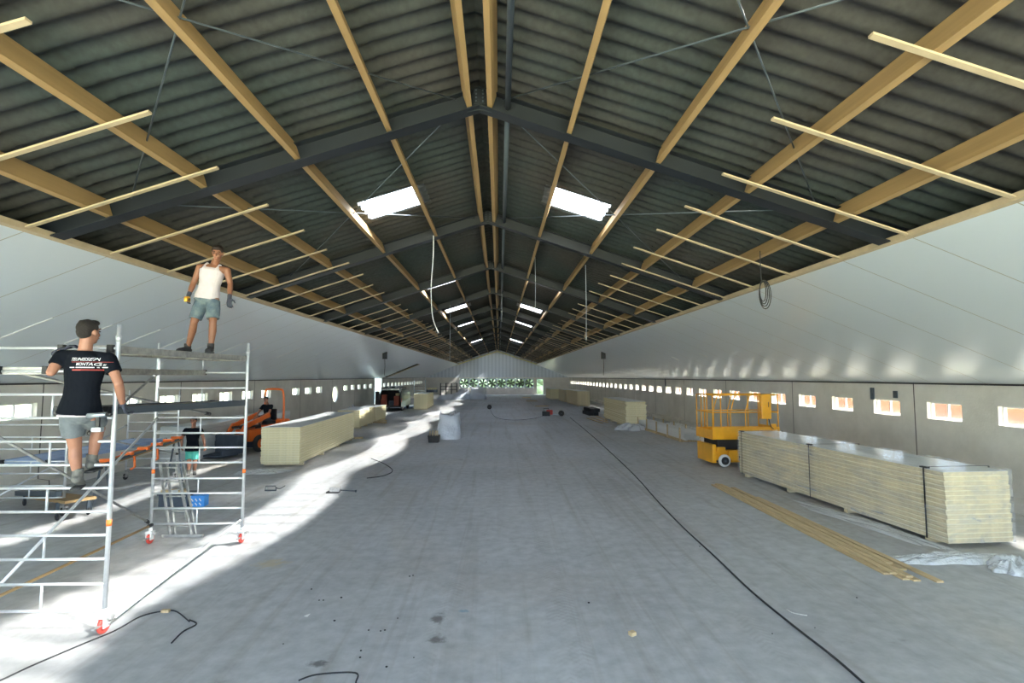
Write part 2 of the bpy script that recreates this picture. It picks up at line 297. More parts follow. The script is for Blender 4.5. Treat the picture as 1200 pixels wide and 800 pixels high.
# ------------------------------------------------------------------ mesh builder
class MB:
    def __init__(s): s.v = []; s.f = []; s.m = []; s.sm = []
    def add(s, vs, fs, mi=0, smooth=False):
        k = len(s.v); s.v += [tuple(v) for v in vs]
        for f in fs: s.f.append([i+k for i in f]); s.m.append(mi); s.sm.append(smooth)
        return s
    def box(s, x0, x1, y0, y1, z0, z1, mi=0, X=None):
        vs = [Vector(p) for p in ((x0,y0,z0),(x1,y0,z0),(x1,y1,z0),(x0,y1,z0),(x0,y0,z1),(x1,y0,z1),(x1,y1,z1),(x0,y1,z1))]
        if X: vs = [X @ v for v in vs]
        return s.add(vs, [(3,2,1,0),(4,5,6,7),(0,1,5,4),(1,2,6,5),(2,3,7,6),(3,0,4,7)], mi)
    def bbox(s, x0, x1, y0, y1, z0, z1, bv=0.01, mi=0, X=None):     # box with chamfered edges
        bm = bmesh.new(); bmesh.ops.create_cube(bm, size=1)
        for v in bm.verts: v.co = Vector(((x0+x1)/2+v.co.x*(x1-x0), (y0+y1)/2+v.co.y*(y1-y0), (z0+z1)/2+v.co.z*(z1-z0)))
        bmesh.ops.bevel(bm, geom=bm.edges[:], offset=bv, segments=2, profile=0.6, affect='EDGES')
        if X: bmesh.ops.transform(bm, matrix=X, verts=bm.verts)
        bm.verts.index_update(); s.add([v.co[:] for v in bm.verts], [[v.index for v in f.verts] for f in bm.faces], mi); bm.free(); return s
    def tube(s, pts, r, n=8, mi=0, cap=True):
        pts = [Vector(p) for p in pts]; rr = r if isinstance(r, (list, tuple)) else [r]*len(pts)
        rings = []; up = None
        for i, p in enumerate(pts):
            d = (pts[min(i+1, len(pts)-1)]-pts[max(i-1, 0)]).normalized()
            if up is None: up = d.orthogonal().normalized()
            up = (up - d*up.dot(d)); up = up.normalized() if up.length > 1e-6 else d.orthogonal().normalized()
            sd = d.cross(up); rings.append([p+(up*math.cos(2*math.pi*k/n)+sd*math.sin(2*math.pi*k/n))*rr[i] for k in range(n)])
        vs = [v for q in rings for v in q]; fs = []
        for i in range(len(pts)-1):
            for k in range(n): fs.append((i*n+k, i*n+(k+1)%n, (i+1)*n+(k+1)%n, (i+1)*n+k))
        s.add(vs, fs, mi, True)
        if cap: s.add(rings[0], [tuple(range(n))[::-1]], mi); s.add(rings[-1], [tuple(range(n))], mi)
        return s
    def cyl(s, a, b_, r, n=16, mi=0): return s.tube([a, b_], r, n, mi)
    def bar(s, a, b_, wd, ht, mi=0):     # rectangular bar from a to b
        a = Vector(a); b_ = Vector(b_); d = (b_-a).normalized(); up = Vector((0,0,1)) if abs(d.z) < 0.95 else Vector((0,1,0))
        sd = d.cross(up).normalized(); u = sd.cross(d)
        vs = []
        for p in (a, b_):
            for i, j in ((-1,-1),(1,-1),(1,1),(-1,1)): vs.append(p+sd*wd/2*i+u*ht/2*j)
        return s.add(vs, [(3,2,1,0),(4,5,6,7),(0,1,5,4),(1,2,6,5),(2,3,7,6),(3,0,4,7)], mi)
    def prism(s, poly, axis, t0, t1, mi=0):   # polygon (2D) extruded along axis 'x','y','z'
        def P(u, v, t_): return {'x': (t_, u, v), 'y': (u, t_, v), 'z': (u, v, t_)}[axis]
        k = len(poly); vs = [P(u, v, t0) for u, v in poly]+[P(u, v, t1) for u, v in poly]
        return s.add(vs, [tuple(range(k))[::-1], tuple(range(k, 2*k))]+[(i, (i+1)%k, k+(i+1)%k, k+i) for i in range(k)], mi)
    def ball(s, c, rx, ry, rz, n=16, mi=0, rot=None):
        vs = []; fs = []; q = n//2
        for i in range(q+1):
            for k in range(n):
                a = math.pi*i/q; b2 = 2*math.pi*k/n
                v = Vector((rx*math.sin(a)*math.cos(b2), ry*math.sin(a)*math.sin(b2), rz*math.cos(a)))
                if rot: v = rot @ v
                vs.append(Vector(c)+v)
        for i in range(q):
            for k in range(n): fs.append((i*n+k, (i+1)*n+k, (i+1)*n+(k+1)%n, i*n+(k+1)%n))
        return s.add(vs, fs, mi, True)
    def torus(s, c, Rr, r, axis='x', n=24, k=8, mi=0):
        vs = []; fs = []
        for i in range(n):
            a = 2*math.pi*i/n
            for j in range(k):
                b2 = 2*math.pi*j/k; u = (Rr+r*math.cos(b2)); p = (u*math.cos(a), u*math.sin(a), r*math.sin(b2))
                p = {'z': p, 'x': (p[2], p[0], p[1]), 'y': (p[0], p[2], p[1])}[axis]
                vs.append(Vector(c)+Vector(p))
        for i in range(n):
            for j in range(k): fs.append((i*k+j, ((i+1)%n)*k+j, ((i+1)%n)*k+(j+1)%k, i*k+(j+1)%k))
        return s.add(vs, fs, mi, True)
    def build(s, name, mats, parent=None, fix=True):
        me = bpy.data.meshes.new(name); me.from_pydata(s.v, [], s.f)
        for q in (mats if isinstance(mats, (list, tuple)) else [mats]): me.materials.append(q)
        me.polygons.foreach_set('material_index', s.m); me.polygons.foreach_set('use_smooth', s.sm)
        if fix:
            bm = bmesh.new(); bm.from_mesh(me); bmesh.ops.remove_doubles(bm, verts=bm.verts, dist=1e-6); bmesh.ops.recalc_face_normals(bm, faces=bm.faces); bm.to_mesh(me); bm.free()
        me.update()
        o = bpy.data.objects.new(name, me); COL.objects.link(o)
        if parent: o.parent = parent
        return o
def tag(o, label=None, cat=None, group=None, kind=None):
    if label: o['label'] = label
    if cat: o['category'] = cat
    if group: o['group'] = group
    if kind: o['kind'] = kind
    return o
def struct(o): o['kind'] = 'structure'; return o
def empty(name, label, cat, loc=(0,0,0), rz=0, group=None):
    o = bpy.data.objects.new(name, None); COL.objects.link(o); o.location = loc; o.rotation_euler = (0, 0, rz); o.empty_display_size = 0.2
    return tag(o, label, cat, group)
def copy_tree(o, parent=None):
    c = o.copy(); COL.objects.link(c); c.parent = parent
    for ch in list(o.children): copy_tree(ch, c)
    return c
ORD = ['first','second','third','fourth','fifth','sixth','seventh','eighth','ninth','tenth','eleventh','twelfth','thirteenth','fourteenth','fifteenth','sixteenth','seventeenth','eighteenth','nineteenth','twentieth']
TENS = {20:'twenty',30:'thirty',40:'forty',50:'fifty',60:'sixty'}
def od(i):       # 1-based ordinal word
    if i <= 20: return ORD[i-1]
    tn = i//10*10
    return (TENS[tn][:-1]+'ieth') if i % 10 == 0 else TENS[tn]+'-'+ORD[i%10-1]

# ------------------------------------------------------------------ SHELL
mb = MB(); mb.box(XC-HW-0.2, XC+HW+0.2, YB-0.3, YF+0.3, -0.2, 0); struct(mb.build('floor', M['floor']))
mb = MB(); mb.box(-90, 90, -60, 170, -0.4, -0.22); struct(mb.build('ground', M['grass']))

def side_wall(name, side, holes):
    """concrete wall with openings: holes = list of (y0, y1, z0, z1)"""
    x0 = XC+side*HW; x1 = x0+side*0.2; xa, xb = min(x0, x1), max(x0, x1)
    mb = MB(); hs = sorted(holes); y = YB
    for (a, b2, z0, z1) in hs:
        mb.box(xa, xb, y, a, 0, WT)
        if z0 > 0: mb.box(xa, xb, a, b2, 0, z0)
        if z1 < WT: mb.box(xa, xb, a, b2, z1, WT)
        y = b2
    mb.box(xa, xb, y, YF, 0, WT)
    mb.box(xa, xb, YB, YF, WT, 3.32)
    return struct(mb.build(name, M['wall'], fix=False))
WZ0, WZ1 = 1.77, 2.19
right_w = []
y = 12.60-1.9*6
while y < 80: right_w.append(y); y += 1.9
left_w = []
y = 12.85-1.9*6
while y < 78:
    if not (35.2 < y < 38.4 or 47.3 < y < 52.2 or 28.0 < y < 28.1): left_w.append(y)
    y += 1.9
right_w = [q for q in right_w if q > -3]; left_w = [q for q in left_w if q > -3]
struct_w = side_wall('wall_right', 1, [(q-0.5, q+0.5, WZ0, WZ1) for q in right_w])
RW = (37.1, 1.59, 0.64)
side_wall('wall_left', -1, [(q-0.5, q+0.5, WZ0, WZ1) for q in left_w]+[(RW[0]-0.64, RW[0]+0.64, RW[1]-0.64, RW[1]+0.64), (48.4, 51.3, 0, WT)])
# windows: frame with mullion and two panes
def window(k, x, yc):
    mb = MB(); h = (WZ1-WZ0)/2; t = 0.035
    mb.box(-0.03, 0.03, -0.5, 0.5, -h, -h+t); mb.box(-0.03, 0.03, -0.5, 0.5, h-t, h)
    mb.box(-0.03, 0.03, -0.5, -0.5+t, -h+t, h-t); mb.box(-0.03, 0.03, 0.5-t, 0.5, -h+t, h-t); mb.box(-0.025, 0.025, -0.02, 0.02, -h+t, h-t)
    return mb
wf = window(0, 0, 0).build('window_1', M['white']); struct(wf)
g = MB(); g.box(-0.004, 0.004, -0.47, 0.47, -0.18, 0.18); gp = g.build('window_pane', M['glass'], wf)
first = True; k = 1
for side, ys in ((1, right_w), (-1, left_w)):
    for q in ys:
        o = wf if first else copy_tree(wf); first = False
        o.name = 'window_%d' % k; k += 1
        o.location = (XC+side*(HW+0.13), q, (WZ0+WZ1)/2)
# round window in the left wall: square concrete infill ring, white rim, glass
mb = MB(); nseg = 32; sq = []; ci = []
for i in range(nseg):
    a = 2*math.pi*i/nseg; c, s_ = math.cos(a), math.sin(a); mxx = max(abs(c), abs(s_)); sq.append((0.64*c/mxx, 0.64*s_/mxx)); ci.append((0.60*c, 0.60*s_))
for i in range(nseg):
    j = (i+1) % nseg
    for xx, fl in ((0.0, 0), (-0.2, 1)):
        f = (0, 1, 2, 3) if fl else (3, 2, 1, 0)
        mb.add([(xx, *sq[i]), (xx, *sq[j]), (xx, *ci[j]), (xx, *ci[i])], [f])
    mb.add([(0, *ci[i]), (0, *ci[j]), (-0.2, *ci[j]), (-0.2, *ci[i])], [(0, 1, 2, 3)])
o = mb.build('window_%d' % k, M['wall']); struct(o); o.location = (XC-HW, RW[0], RW[1])
mb = MB(); mb.torus((-0.06, 0, 0), 0.58, 0.03, 'x', 36, 8); mb.build('window_rim', M['white'], o)
mb = MB(); mb.cyl((-0.07, 0, 0), (-0.075, 0, 0), 0.57, 32); mb.build('window_pane', M['glass'], o)

# low kerb along the right wall foot, dark joint strips on both wall heads
for side, nm in ((1, 'right'), (-1, 'left')):
    xw = XC+side*HW
    mb = MB(); mb.prism([(xw, 0), (xw-side*0.3, 0), (xw-side*0.28, 0.22), (xw, 0.26)], 'y', YB, YF-0.3)
    struct(mb.build('baseboard_'+nm, M['wall']))
    mb = MB(); a, b2 = sorted((xw-side*0.012, xw)); mb.box(a, b2, YB, YF-0.1, WT-0.045, WT-0.005); struct(mb.build('trim_%d' % (1 if side > 0 else 2), M['black']))

# sloping white ceilings from the edge board down to the wall head
CS = (1.97+CZ-WT)/(HW-HE)
def cz(d): return CZ+1.97-CS*(d-HE)
for side, nm in ((1, 'right'), (-1, 'left')):
    mb = MB(); ys = [YB]
    q = 7.02-1.475*7
    while q < YF-0.5: ys.append(q); q += 1.475
    ys.append(YF)
    ys = sorted(v for v in ys if v >= YB)
    def slab(d0, d1, y0, y1):
        vs = []
        for t_ in (0, 0.08):
            for (d_, y_) in ((d0, y0), (d1, y0), (d1, y1), (d0, y1)): vs.append((XC+side*d_, y_, cz(d_)+t_))
        mb.add(vs, [(3,2,1,0),(4,5,6,7),(0,1,5,4),(1,2,6,5),(2,3,7,6),(3,0,4,7)])
    for i in range(len(ys)-1):
        if side < 0 and ys[i] <= 51.6 < ys[i+1]:
            slab(HE, 7.9, ys[i], ys[i+1]); gap_y = ys[i]
        elif side < 0 and i > 0 and ys[i-1] <= 51.6 < ys[i]:
            slab(HE, 7.9, ys[i], ys[i+1]); slab(7.9, HW, ys[i]+0.8, ys[i+1])
        else: slab(HE, HW, ys[i], ys[i+1])
    struct(mb.build('ceiling_'+nm, M['ceilpanel']))
    # edge board
    mb = MB(); xe = XC+side*HE
    mb.prism([(xe+side*0.01, cz(HE)-0.005), (xe-side*0.055, cz(HE)-0.005+0.02), (xe-side*0.055, cz(HE)+0.10), (xe+side*0.01, cz(HE)+0.08)], 'y', YB, YF-0.05)
    struct(mb.build('trim_%d' % (3 if side > 0 else 4), M['lath']))
# timber exposed beside the missing panel
mb = MB()
for a, b2 in ((gap_y+2.16, gap_y+2.26),):
    mb.add([(XC-d_, y_, cz(d_)+z_) for z_ in (0.0, 0.07) for d_, y_ in ((7.9, a), (11.35, a), (11.35, b2), (7.9, b2))], [(3,2,1,0),(4,5,6,7),(0,1,5,4),(1,2,6,5),(2,3,7,6),(3,0,4,7)])
tag(mb.build('timber_batten', M['lath']), 'pale batten beside the dark gap left by a missing ceiling panel', 'batten')

# corrugated roof
ZR = CZ+HR+0.345                          # underside of sheets at the ridge line
ROWS = [(0.0, 1.42), (1.26, 2.76), (2.60, 4.08), (3.92, 5.43), (5.27, 8.2), (8.0, 12.7)]
PER = 0.285
def corr(y): return 0.036*math.cos(2*math.pi*y/PER)
def sheet_rows(side, rows, yr, mb, th=0.0, dz=0.0):
    for (d0, d1) in rows:
        for (ya, yb) in yr:
            n_ = max(2, int(round((yb-ya)/(PER/10)))); base_ = []
            for i in range(n_+1):
                y_ = ya+(yb-ya)*i/n_
                base_.append((XC+side*d0, y_, ZR-SL*d0+corr(y_)+dz)); base_.append((XC+side*d1, y_, ZR-SL*d1+corr(y_)+0.014+dz))
            mb.add(base_, [(2*i, 2*i+1, 2*i+3, 2*i+2) for i in range(n_)], 0, True)
cuts = [(q-0.56, q+0.56) for q in SKY_Y]
segs = []; yy = YB-0.5
for a, b2 in cuts: segs.append((yy, a)); yy = b2
segs.append((yy, YF+0.6))
for side, nm in ((1, 'right'), (-1, 'left')):
    mb = MB(); sheet_rows(side, [ROWS[0]]+ROWS[2:], [(YB-0.5, YF+0.6)], mb); sheet_rows(side, [ROWS[1]], segs, mb)
    struct(mb.build('ceiling_roof_'+nm, M['roof'], fix=False))
    for i, (a, b2) in enumerate(cuts):
        mb = MB(); sheet_rows(side, [(1.26, 2.76)], [(a-0.05, b2+0.05)], mb, dz=0.006)
        tag(mb.build('roof_light', M['rooflight'], fix=False), 'translucent corrugated roof light, %s from the camera end on the %s slope' % (od(i+1), nm), 'skylight', 'roof lights between the purlins')

# far gable
zt = lambda x: ZR-SL*abs(x-XC)-0.03
def gpoly(mb, x0, x1, z0, y0=YF, y1=YF+0.2, mi=0):
    xs = [x0]+([XC] if x0 < XC < x1 else [])+[x1]
    mb.prism([(x0, z0), (x1, z0)]+[(q, zt(q)) for q in reversed(xs)], 'y', y0, y1, mi)
FD = (onz(628.9, 461.7).x, 0)
fx0, fx1, fz0, fz1 = -6.3, 5.55, 1.02, 2.56
dx0, dx1, dz1 = 6.02, 7.02, 2.42
mb = MB(); gpoly(mb, XC-HW, XC+HW, WT); struct(mb.build('wall_far', M['gable']))
mb = MB()
mb.box(XC-HW, fx0, YF-0.03, YF+0.2, 0, WT); mb.box(fx0, fx1, YF-0.03, YF+0.2, 0, fz0); mb.box(fx0, fx1, YF-0.03, YF+0.2, fz1, WT)
mb.box(fx1, dx0, YF-0.03, YF+0.2, 0, WT); mb.box(dx0, dx1, YF-0.03, YF+0.2, dz1, WT); mb.box(dx1, XC+HW, YF-0.03, YF+0.2, 0, WT)
struct(mb.build('wall_far_base', M['wall'], fix=False))
for side in (1, -1):
    mb = MB(); mb.prism([(XC, zt(XC)-0.30), (XC+side*6.9, zt(XC+6.9)-0.30), (XC+side*6.9, zt(XC+6.9)-0.42), (XC, zt(XC)-0.42)], 'y', YF-0.08, YF-0.002)
    struct(mb.build('trim_%d' % (5 if side > 0 else 6), M['yfoam']))
mb = MB(); mb.box(dx0-0.06, dx0, YF-0.06, YF-0.03, 0, dz1+0.06); mb.box(dx1, dx1+0.06, YF-0.06, YF-0.03, 0, dz1+0.06); mb.box(dx0, dx1, YF-0.06, YF-0.03, dz1, dz1+0.06)
struct(mb.build('door_1', M['white']))
# side doorway in the left wall: steel surround and the door leaf folded outwards
mb = MB(); xw = XC-HW
mb.box(xw-0.2, xw+0.05, 48.3, 48.42, 0, WT); mb.box(xw-0.2, xw+0.05, 51.28, 51.40, 0, WT)
d2 = struct(mb.build('door_2', M['galv']))
mb = MB(); mb.box(xw-3.0, xw-0.25, 51.3, 51.36, 0.02, 2.6); mb.build('door_leaf', M['white'], d2)

# eight fans in the far wall
def fan():
    t_ = empty('wall_fan', '', 'fan')
    mb = MB(); wd = (fx1-fx0)/8/2; hh = (fz1-fz0)/2
    n_ = 28; pts = []
    for i in range(n_):
        a = 2*math.pi*i/n_; c, s_ = math.cos(a), math.sin(a); mm = max(abs(c)/wd, abs(s_)/hh); pts.append(((c/mm, s_/mm), (0.70*c, 0.70*s_)))
    for i in range(n_):
        j = (i+1) % n_; (a0, b0), (a1, b1) = pts[i], pts[j]
        mb.add([(a0[0], 0, a0[1]), (a1[0], 0, a1[1]), (b1[0], 0.0, b1[1]), (b0[0], 0.0, b0[1])], [(0, 1, 2, 3)])
        mb.add([(b0[0], 0, b0[1]), (b1[0], 0, b1[1]), (b1[0], 0.15, b1[1]), (b0[0], 0.15, b0[1])], [(0, 1, 2, 3)])
    mb.build('fan_housing', M['galv'], t_)
    mb = MB(); mb.cyl((0, 0.0, 0), (0, 0.16, 0), 0.10, 16); mb.build('hub', M['black'], t_)
    for i in range(6):
        a = 2*math.pi*i/6+0.3; mb = MB(); c, s_ = math.cos(a), math.sin(a); u = Vector((c, 0, s_)); v = Vector((-s_, 0.25, c))
        p = [u*0.08-v*0.05, u*0.67-v*0.19, u*0.67+v*0.19, u*0.08+v*0.05]; y_ = Vector((0, 0.07, 0))
        mb.add([q+y_ for q in p]+[q+y_+Vector((0, 0.012, 0)) for q in p], [(3,2,1,0),(4,5,6,7),(0,1,5,4),(1,2,6,5),(2,3,7,6),(3,0,4,7)])
        mb.build('blade', M['black'], t_)
    mb = MB(); mb.bar((-0.62, 0.14, 0.35), (0.62, 0.14, -0.35), 0.05, 0.05); mb.bar((-0.62, 0.14, -0.35), (0.62, 0.14, 0.35), 0.05, 0.05); mb.build('motor_bracket', M['strut'], t_)
    return t_
f0 = fan()
for i in range(8):
    o = f0 if i == 0 else copy_tree(f0)
    o.location = (fx0+(fx1-fx0)*(i+0.5)/8, YF-0.05, (fz0+fz1)/2); tag(o, 'large square-framed wall fan, %s from the left in the far gable row' % od(i+1), 'fan', 'fans in the far gable')

# outside: brick neighbour on the right, hedges by the far end
mb = MB(); mb.box(15.6, 15.9, YB-6, 95, -0.3, 2.25); struct(mb.build('wall_neighbour', M['brick']))
mb = MB()
rr = random.Random(3)
for i in range(170):
    mb.ball((-14+28*rr.random(), 87+3*rr.random(), 0.3+3.2*rr.random()), 1.0+rr.random(), 0.9, 0.7+rr.random()*0.6, 10)
tag(mb.build('hedge', M['green']), 'green hedge outside behind the far gable openings', 'hedge', kind='stuff')

# ------------------------------------------------------------------ steel portal frames
def rafter_mesh(side):
    mb = MB(); H = 0.31; fw = 0.24; ft = 0.016
    def prof(z0, z1, hw_):
        mb_pts = []
        d0, d1 = 0.0, 11.38
        vs = [(XC+side*d_, y_, CZ+HR-0.03-SL*d_+z_) for y_ in (-hw_, hw_) for d_, z_ in ((d0, z0), (d1, z0), (d1, z1), (d0, z1))]
        mb.add(vs, [(0,1,2,3),(7,6,5,4),(0,4,5,1),(1,5,6,2),(2,6,7,3),(3,7,4,0)])
    prof(0, ft, fw/2); prof(ft, H-ft-0.02, 0.006); prof(H-ft-0.02, H-0.02, fw/2)
    return mb
def portal():
    t_ = empty('portal_frame', '', 'steel frame')
    rafter_mesh(-1).build('rafter', M['steel'], t_); rafter_mesh(1).build('rafter', M['steel'], t_)
    mb = MB(); zz = CZ+HR
    mb.box(XC-0.012, XC+0.012, -0.09, 0.09, zz-0.03, zz+0.25); mb.prism([(XC-0.4, zz-0.13), (XC, zz-0.06), (XC+0.4, zz-0.13), (XC+0.4, zz-0.125), (XC, zz+0.02), (XC-0.4, zz-0.125)], 'y', -0.02, 0.02)
    mb.box(XC-0.085, XC+0.085, -0.095, -0.083, zz+0.0, zz+0.24)
    pl = mb.build('apex_plate', M['steel'], t_)
    for i in (-1, 1):
        for j in range(4):
            mb = MB(); mb.cyl((XC+i*0.05, -0.095, zz+0.04+j*0.055), (XC+i*0.05, -0.112, zz+0.04+j*0.055), 0.012, 8); mb.build('bolt', M['strut'], pl)
    for side in (-1, 1):
        mb = MB(); a, b2 = sorted((XC+side*11.22, XC+side*11.38)); mb.box(a, b2, -0.08, 0.08, WT+0.09, CZ+HR-0.03-SL*11.38); mb.build('support_post', M['steel'], t_)
    return t_
pf = portal()
PY_ = [Y0+BAY*k for k in range(-2, 13)]
for i, y_ in enumerate(PY_):
    o = pf if i == 0 else copy_tree(pf); o.location = (0, y_, 0)
    lab = 'dark steel portal frame, %s in view from the camera' % od(i-1) if i >= 2 else 'dark steel portal frame %s the camera' % ('behind' if i == 0 else 'just above')
    tag(o, lab, 'steel frame', 'portal frames along the hall')

# ------------------------------------------------------------------ purlins
PD = [1.34, 2.68, 4.02, 5.36]
ang = math.atan(SL)
pm = MB(); pm.bbox(-0.038, 0.038, 0, 1, 0, 0.265, 0.003); pmo = pm.build('timber_purlin', M['timber'])
nails = None
cnt = 0
def place_purlin(side, d, k, lab):
    global cnt
    o = pmo if cnt == 0 else pmo.copy()
    if cnt: COL.objects.link(o)
    cnt += 1
    y0 = Y0+BAY*(k-1)+0.012; y1 = Y0+BAY*k-0.012
    if k == 14: y1 = YF-0.1
    if k == 13: y1 = min(y1, YF-0.1)
    o.scale = (1, y1-y0, 1); o.location = (XC+side*d, y0, CZ+HR-SL*d+0.028); o.rotation_euler = (0, side*ang, 0)
    tag(o, lab, 'purlin', 'timber purlins under the roof')
for k in range(0, 14):
    bayname = 'the bay above the camera' if k == 0 else '%s bay' % od(k)
    if k == 13: pass
    for side, nm in ((-1, 'left'), (1, 'right')):
        for r_, d in enumerate(PD):
            if k == 0 and False: continue
            place_purlin(side, d, k, 'timber purlin %s below ridge on %s slope, %s' % (od(r_+1), nm, bayname))
        place_purlin(side, 0.15, k, 'timber ridge purlin on %s side of ridge, %s' % (nm, bayname))
# steel ridge strut beside the ridge
for k in range(0, 14):
    mb = MB(); y0 = Y0+BAY*(k-1)+0.02; y1 = min(Y0+BAY*k-0.02, YF-0.1)
    mb.cyl((XC+0.42, y0, CZ+HR-0.02), (XC+0.42, y1, CZ+HR-0.02), 0.042, 12)
    tag(mb.build('ridge_strut', M['strut']), 'grey steel tube beside the ridge, %s' % ('bay above the camera' if k == 0 else '%s bay' % od(k)), 'strut', 'steel tubes beside the ridge')
# ------------------------------------------------------------------ laths
LP = []; q = 7.02-1.475*3
while q < YF-1: LP.append(q); q += 1.475
zl = lambda d: CZ+HR-SL*d+0.026-0.024
lcount = 0; lm = {}
for side, nm in ((-1, 'left'), (1, 'right')):
    for i, y_ in enumerate(LP):
        e0 = (3.58 if side < 0 else 3.42)+random.uniform(-0.07, 0.07); y_ += random.uniform(-0.03, 0.03)
        if any(abs(y_-p) < 0.12 for p in PY_): y_ += 0.17
        mb = MB(); hw_ = 0.032; sk = random.uniform(-0.04, 0.04)
        def pt(d, w_, z_): return (XC+side*d, y_+w_+(sk if d < 5 else 0), zl(d)-z_)
        e1 = HE-0.02
        vs = [pt(d, w_, z_) for z_ in (0.0, 0.022) for d, w_ in ((e0, -hw_), (e1, -hw_), (e1, hw_), (e0, hw_))]
        mb.add(vs, [(3,2,1,0),(4,5,6,7),(0,1,5,4),(1,2,6,5),(2,3,7,6),(3,0,4,7)])
        tag(mb.build('roof_lath', M['lath']), 'pale lath under the %s roof slope, %s from the camera' % (nm, od(i+1)), 'lath', 'laths fixed under the purlins')

# short matte white strips laid along the panel joints of the sloping ceilings
n_s = 0
for i, y_ in enumerate([7.02+1.475*k for k in range(2, 30)]):
    d0 = HE+2.05+random.uniform(-0.1, 0.1); ln = 1.0 if i < 6 else random.choice((0.5, 0.9, 0.3))
    if i > 6 and random.random() < 0.45: continue
    n_s += 1
    mb = MB(); mb.add([(XC-d_, y_+w_, cz(d_)-t_) for t_ in (0.002, 0.012) for d_, w_ in ((d0, -0.02), (d0+ln, -0.02), (d0+ln, 0.02), (d0, 0.02))], [(3,2,1,0),(4,5,6,7),(0,1,5,4),(1,2,6,5),(2,3,7,6),(3,0,4,7)])
    tag(mb.build('white_strip', M['white']), 'short white strip on a joint of the left sloping ceiling, %s from the camera' % od(n_s), 'strip', 'white strips on the left ceiling')
for i, (px, py) in enumerate(((819, 414), (787, 418))):
    d = ray(px, py); t_ = 1.0                  # meet the right sloping ceiling plane
    A = (CZ+1.97+CS*(HE+XC)-CZ)                # CZ+1.97-CS*(x-XC-HE) = CZ + d.z*t ; x = d.x*t
    t_ = (1.97+CS*(XC+HE))/(d.z+CS*d.x); p = Vector((d.x*t_, d.y*t_, CZ+d.z*t_))
    mb = MB(); dd = p.x-XC
    mb.add([(XC+d_, p.y+w_, cz(d_)-q_) for q_ in (0.002, 0.012) for d_, w_ in ((dd, -0.03), (dd+0.35, -0.03), (dd+0.35, 0.03), (dd, 0.03))], [(3,2,1,0),(4,5,6,7),(0,1,5,4),(1,2,6,5),(2,3,7,6),(3,0,4,7)])
    tag(mb.build('white_strip', M['white']), 'tiny white strip on the right sloping ceiling, %s' % ('nearer one' if i == 0 else 'further one'), 'strip')

# bracing rods
def rod(a, b_, lab, r=0.010):
    mb = MB(); mb.cyl(a, b_, r, 8); tag(mb.build('bracing_rod', M['strut']), lab, 'rod', 'bracing rods under the roof')
rz_ = lambda d: CZ+HR-SL*d+0.16
def sl_pt(side, d, y_): return (XC+side*d, y_, rz_(d))
for k, (ya, yb, nmb) in enumerate(((Y0-BAY, Y0, 'above the camera'), (Y0, Y0+BAY, 'first bay'), (Y0+9*BAY, Y0+10*BAY, 'far bay'))):
    for side, nm in ((-1, 'left'), (1, 'right')):
        rod(sl_pt(side, 0.35, yb-0.12), sl_pt(side, 5.0, ya+0.12), 'thin bracing rod rising to the ridge going away, %s slope, %s' % (nm, nmb))
        rod(sl_pt(side, 0.35, ya+0.12), sl_pt(side, 5.0, yb-0.12), 'thin bracing rod falling from the ridge going away, %s slope, %s' % (nm, nmb))

# ------------------------------------------------------------------ cables and sockets
def bez(pts, n=8):
    pts = [Vector(p) for p in pts]; out = []
    for i in range(len(pts)-1):
        p0 = pts[max(i-1, 0)]; p1 = pts[i]; p2 = pts[i+1]; p3 = pts[min(i+2, len(pts)-1)]
        for k in range(n):
            t_ = k/n; out.append(0.5*((2*p1)+(p2-p0)*t_+(2*p0-5*p1+4*p2-p3)*t_*t_+(3*p1-p0-3*p2+p3)*t_**3))
    out.append(pts[-1]); return out
def cable(name, pts, r, m, label, cat='cable', group=None):
    mb = MB(); mb.tube(bez(pts), r, 6); return tag(mb.build(name, m), label, cat, group)
floorpts = lambda L, z: [onz(px, py, z) for px, py in L]
cable('power_cable', floorpts([(668, 489), (690, 507), (735, 548), (770, 586), (800, 617), (838, 652), (880, 692), (930, 733), (975, 768), (1012, 800), (1050, 835)], 0.012), 0.012, M['rubber'], 'long black power cable running down the floor towards the camera', 'cable')
cable('power_cable', floorpts([(574, 478), (580, 488), (600, 492), (625, 490), (640, 486)], 0.012), 0.014, M['rubber'], 'black cable curving from the small reel to the red machine', 'cable')
cable('power_cable', floorpts([(-10, 802), (30, 783), (60, 770), (100, 753), (136, 738), (165, 722), (190, 716), (206, 716), (222, 728)], 0.008), 0.008, M['rubber'], 'thin black cable on the floor around the nearest scaffold caster', 'cable')
cable('power_cable', floorpts([(222, 726), (230, 731), (214, 740), (201, 753)], 0.008), 0.008, M['rubber'], 'short bent black cable end beside the nearest scaffold caster', 'cable')
cable('power_cable', floorpts([(435, 537), (450, 543), (460, 551), (450, 557), (430, 560)], 0.012), 0.010, M['rubber'], 'looped black cable on the sunlit floor strip', 'cable')
cable('power_cable', floorpts([(350, 797), (372, 790), (416, 788), (417, 800), (417, 815)], 0.008), 0.008, M['rubber'], 'black cable at the bottom edge of the photo', 'cable')
cable('white_cord', floorpts([(922, 714), (930, 718), (946, 721)], 0.006), 0.005, M['white'], 'short white cord scrap beside the long black cable', 'cord')
mb = MB(); p = onz(194, 717); mb.box(p.x-0.045, p.x+0.045, p.y-0.02, p.y+0.02, 0.0, 0.03); tag(mb.build('wood_scrap', M['plank']), 'small wooden scrap lying across the thin black cable', 'scrap')
mb = MB(); p = onz(741, 744); mb.bbox(-0.035, 0.035, -0.03, 0.03, 0, 0.04, 0.004); o = mb.build('wood_scrap', M['plank']); o.location = p; o.rotation_euler = (0, 0, 0.5); tag(o, 'small orange-brown wooden block alone on the open floor', 'scrap')
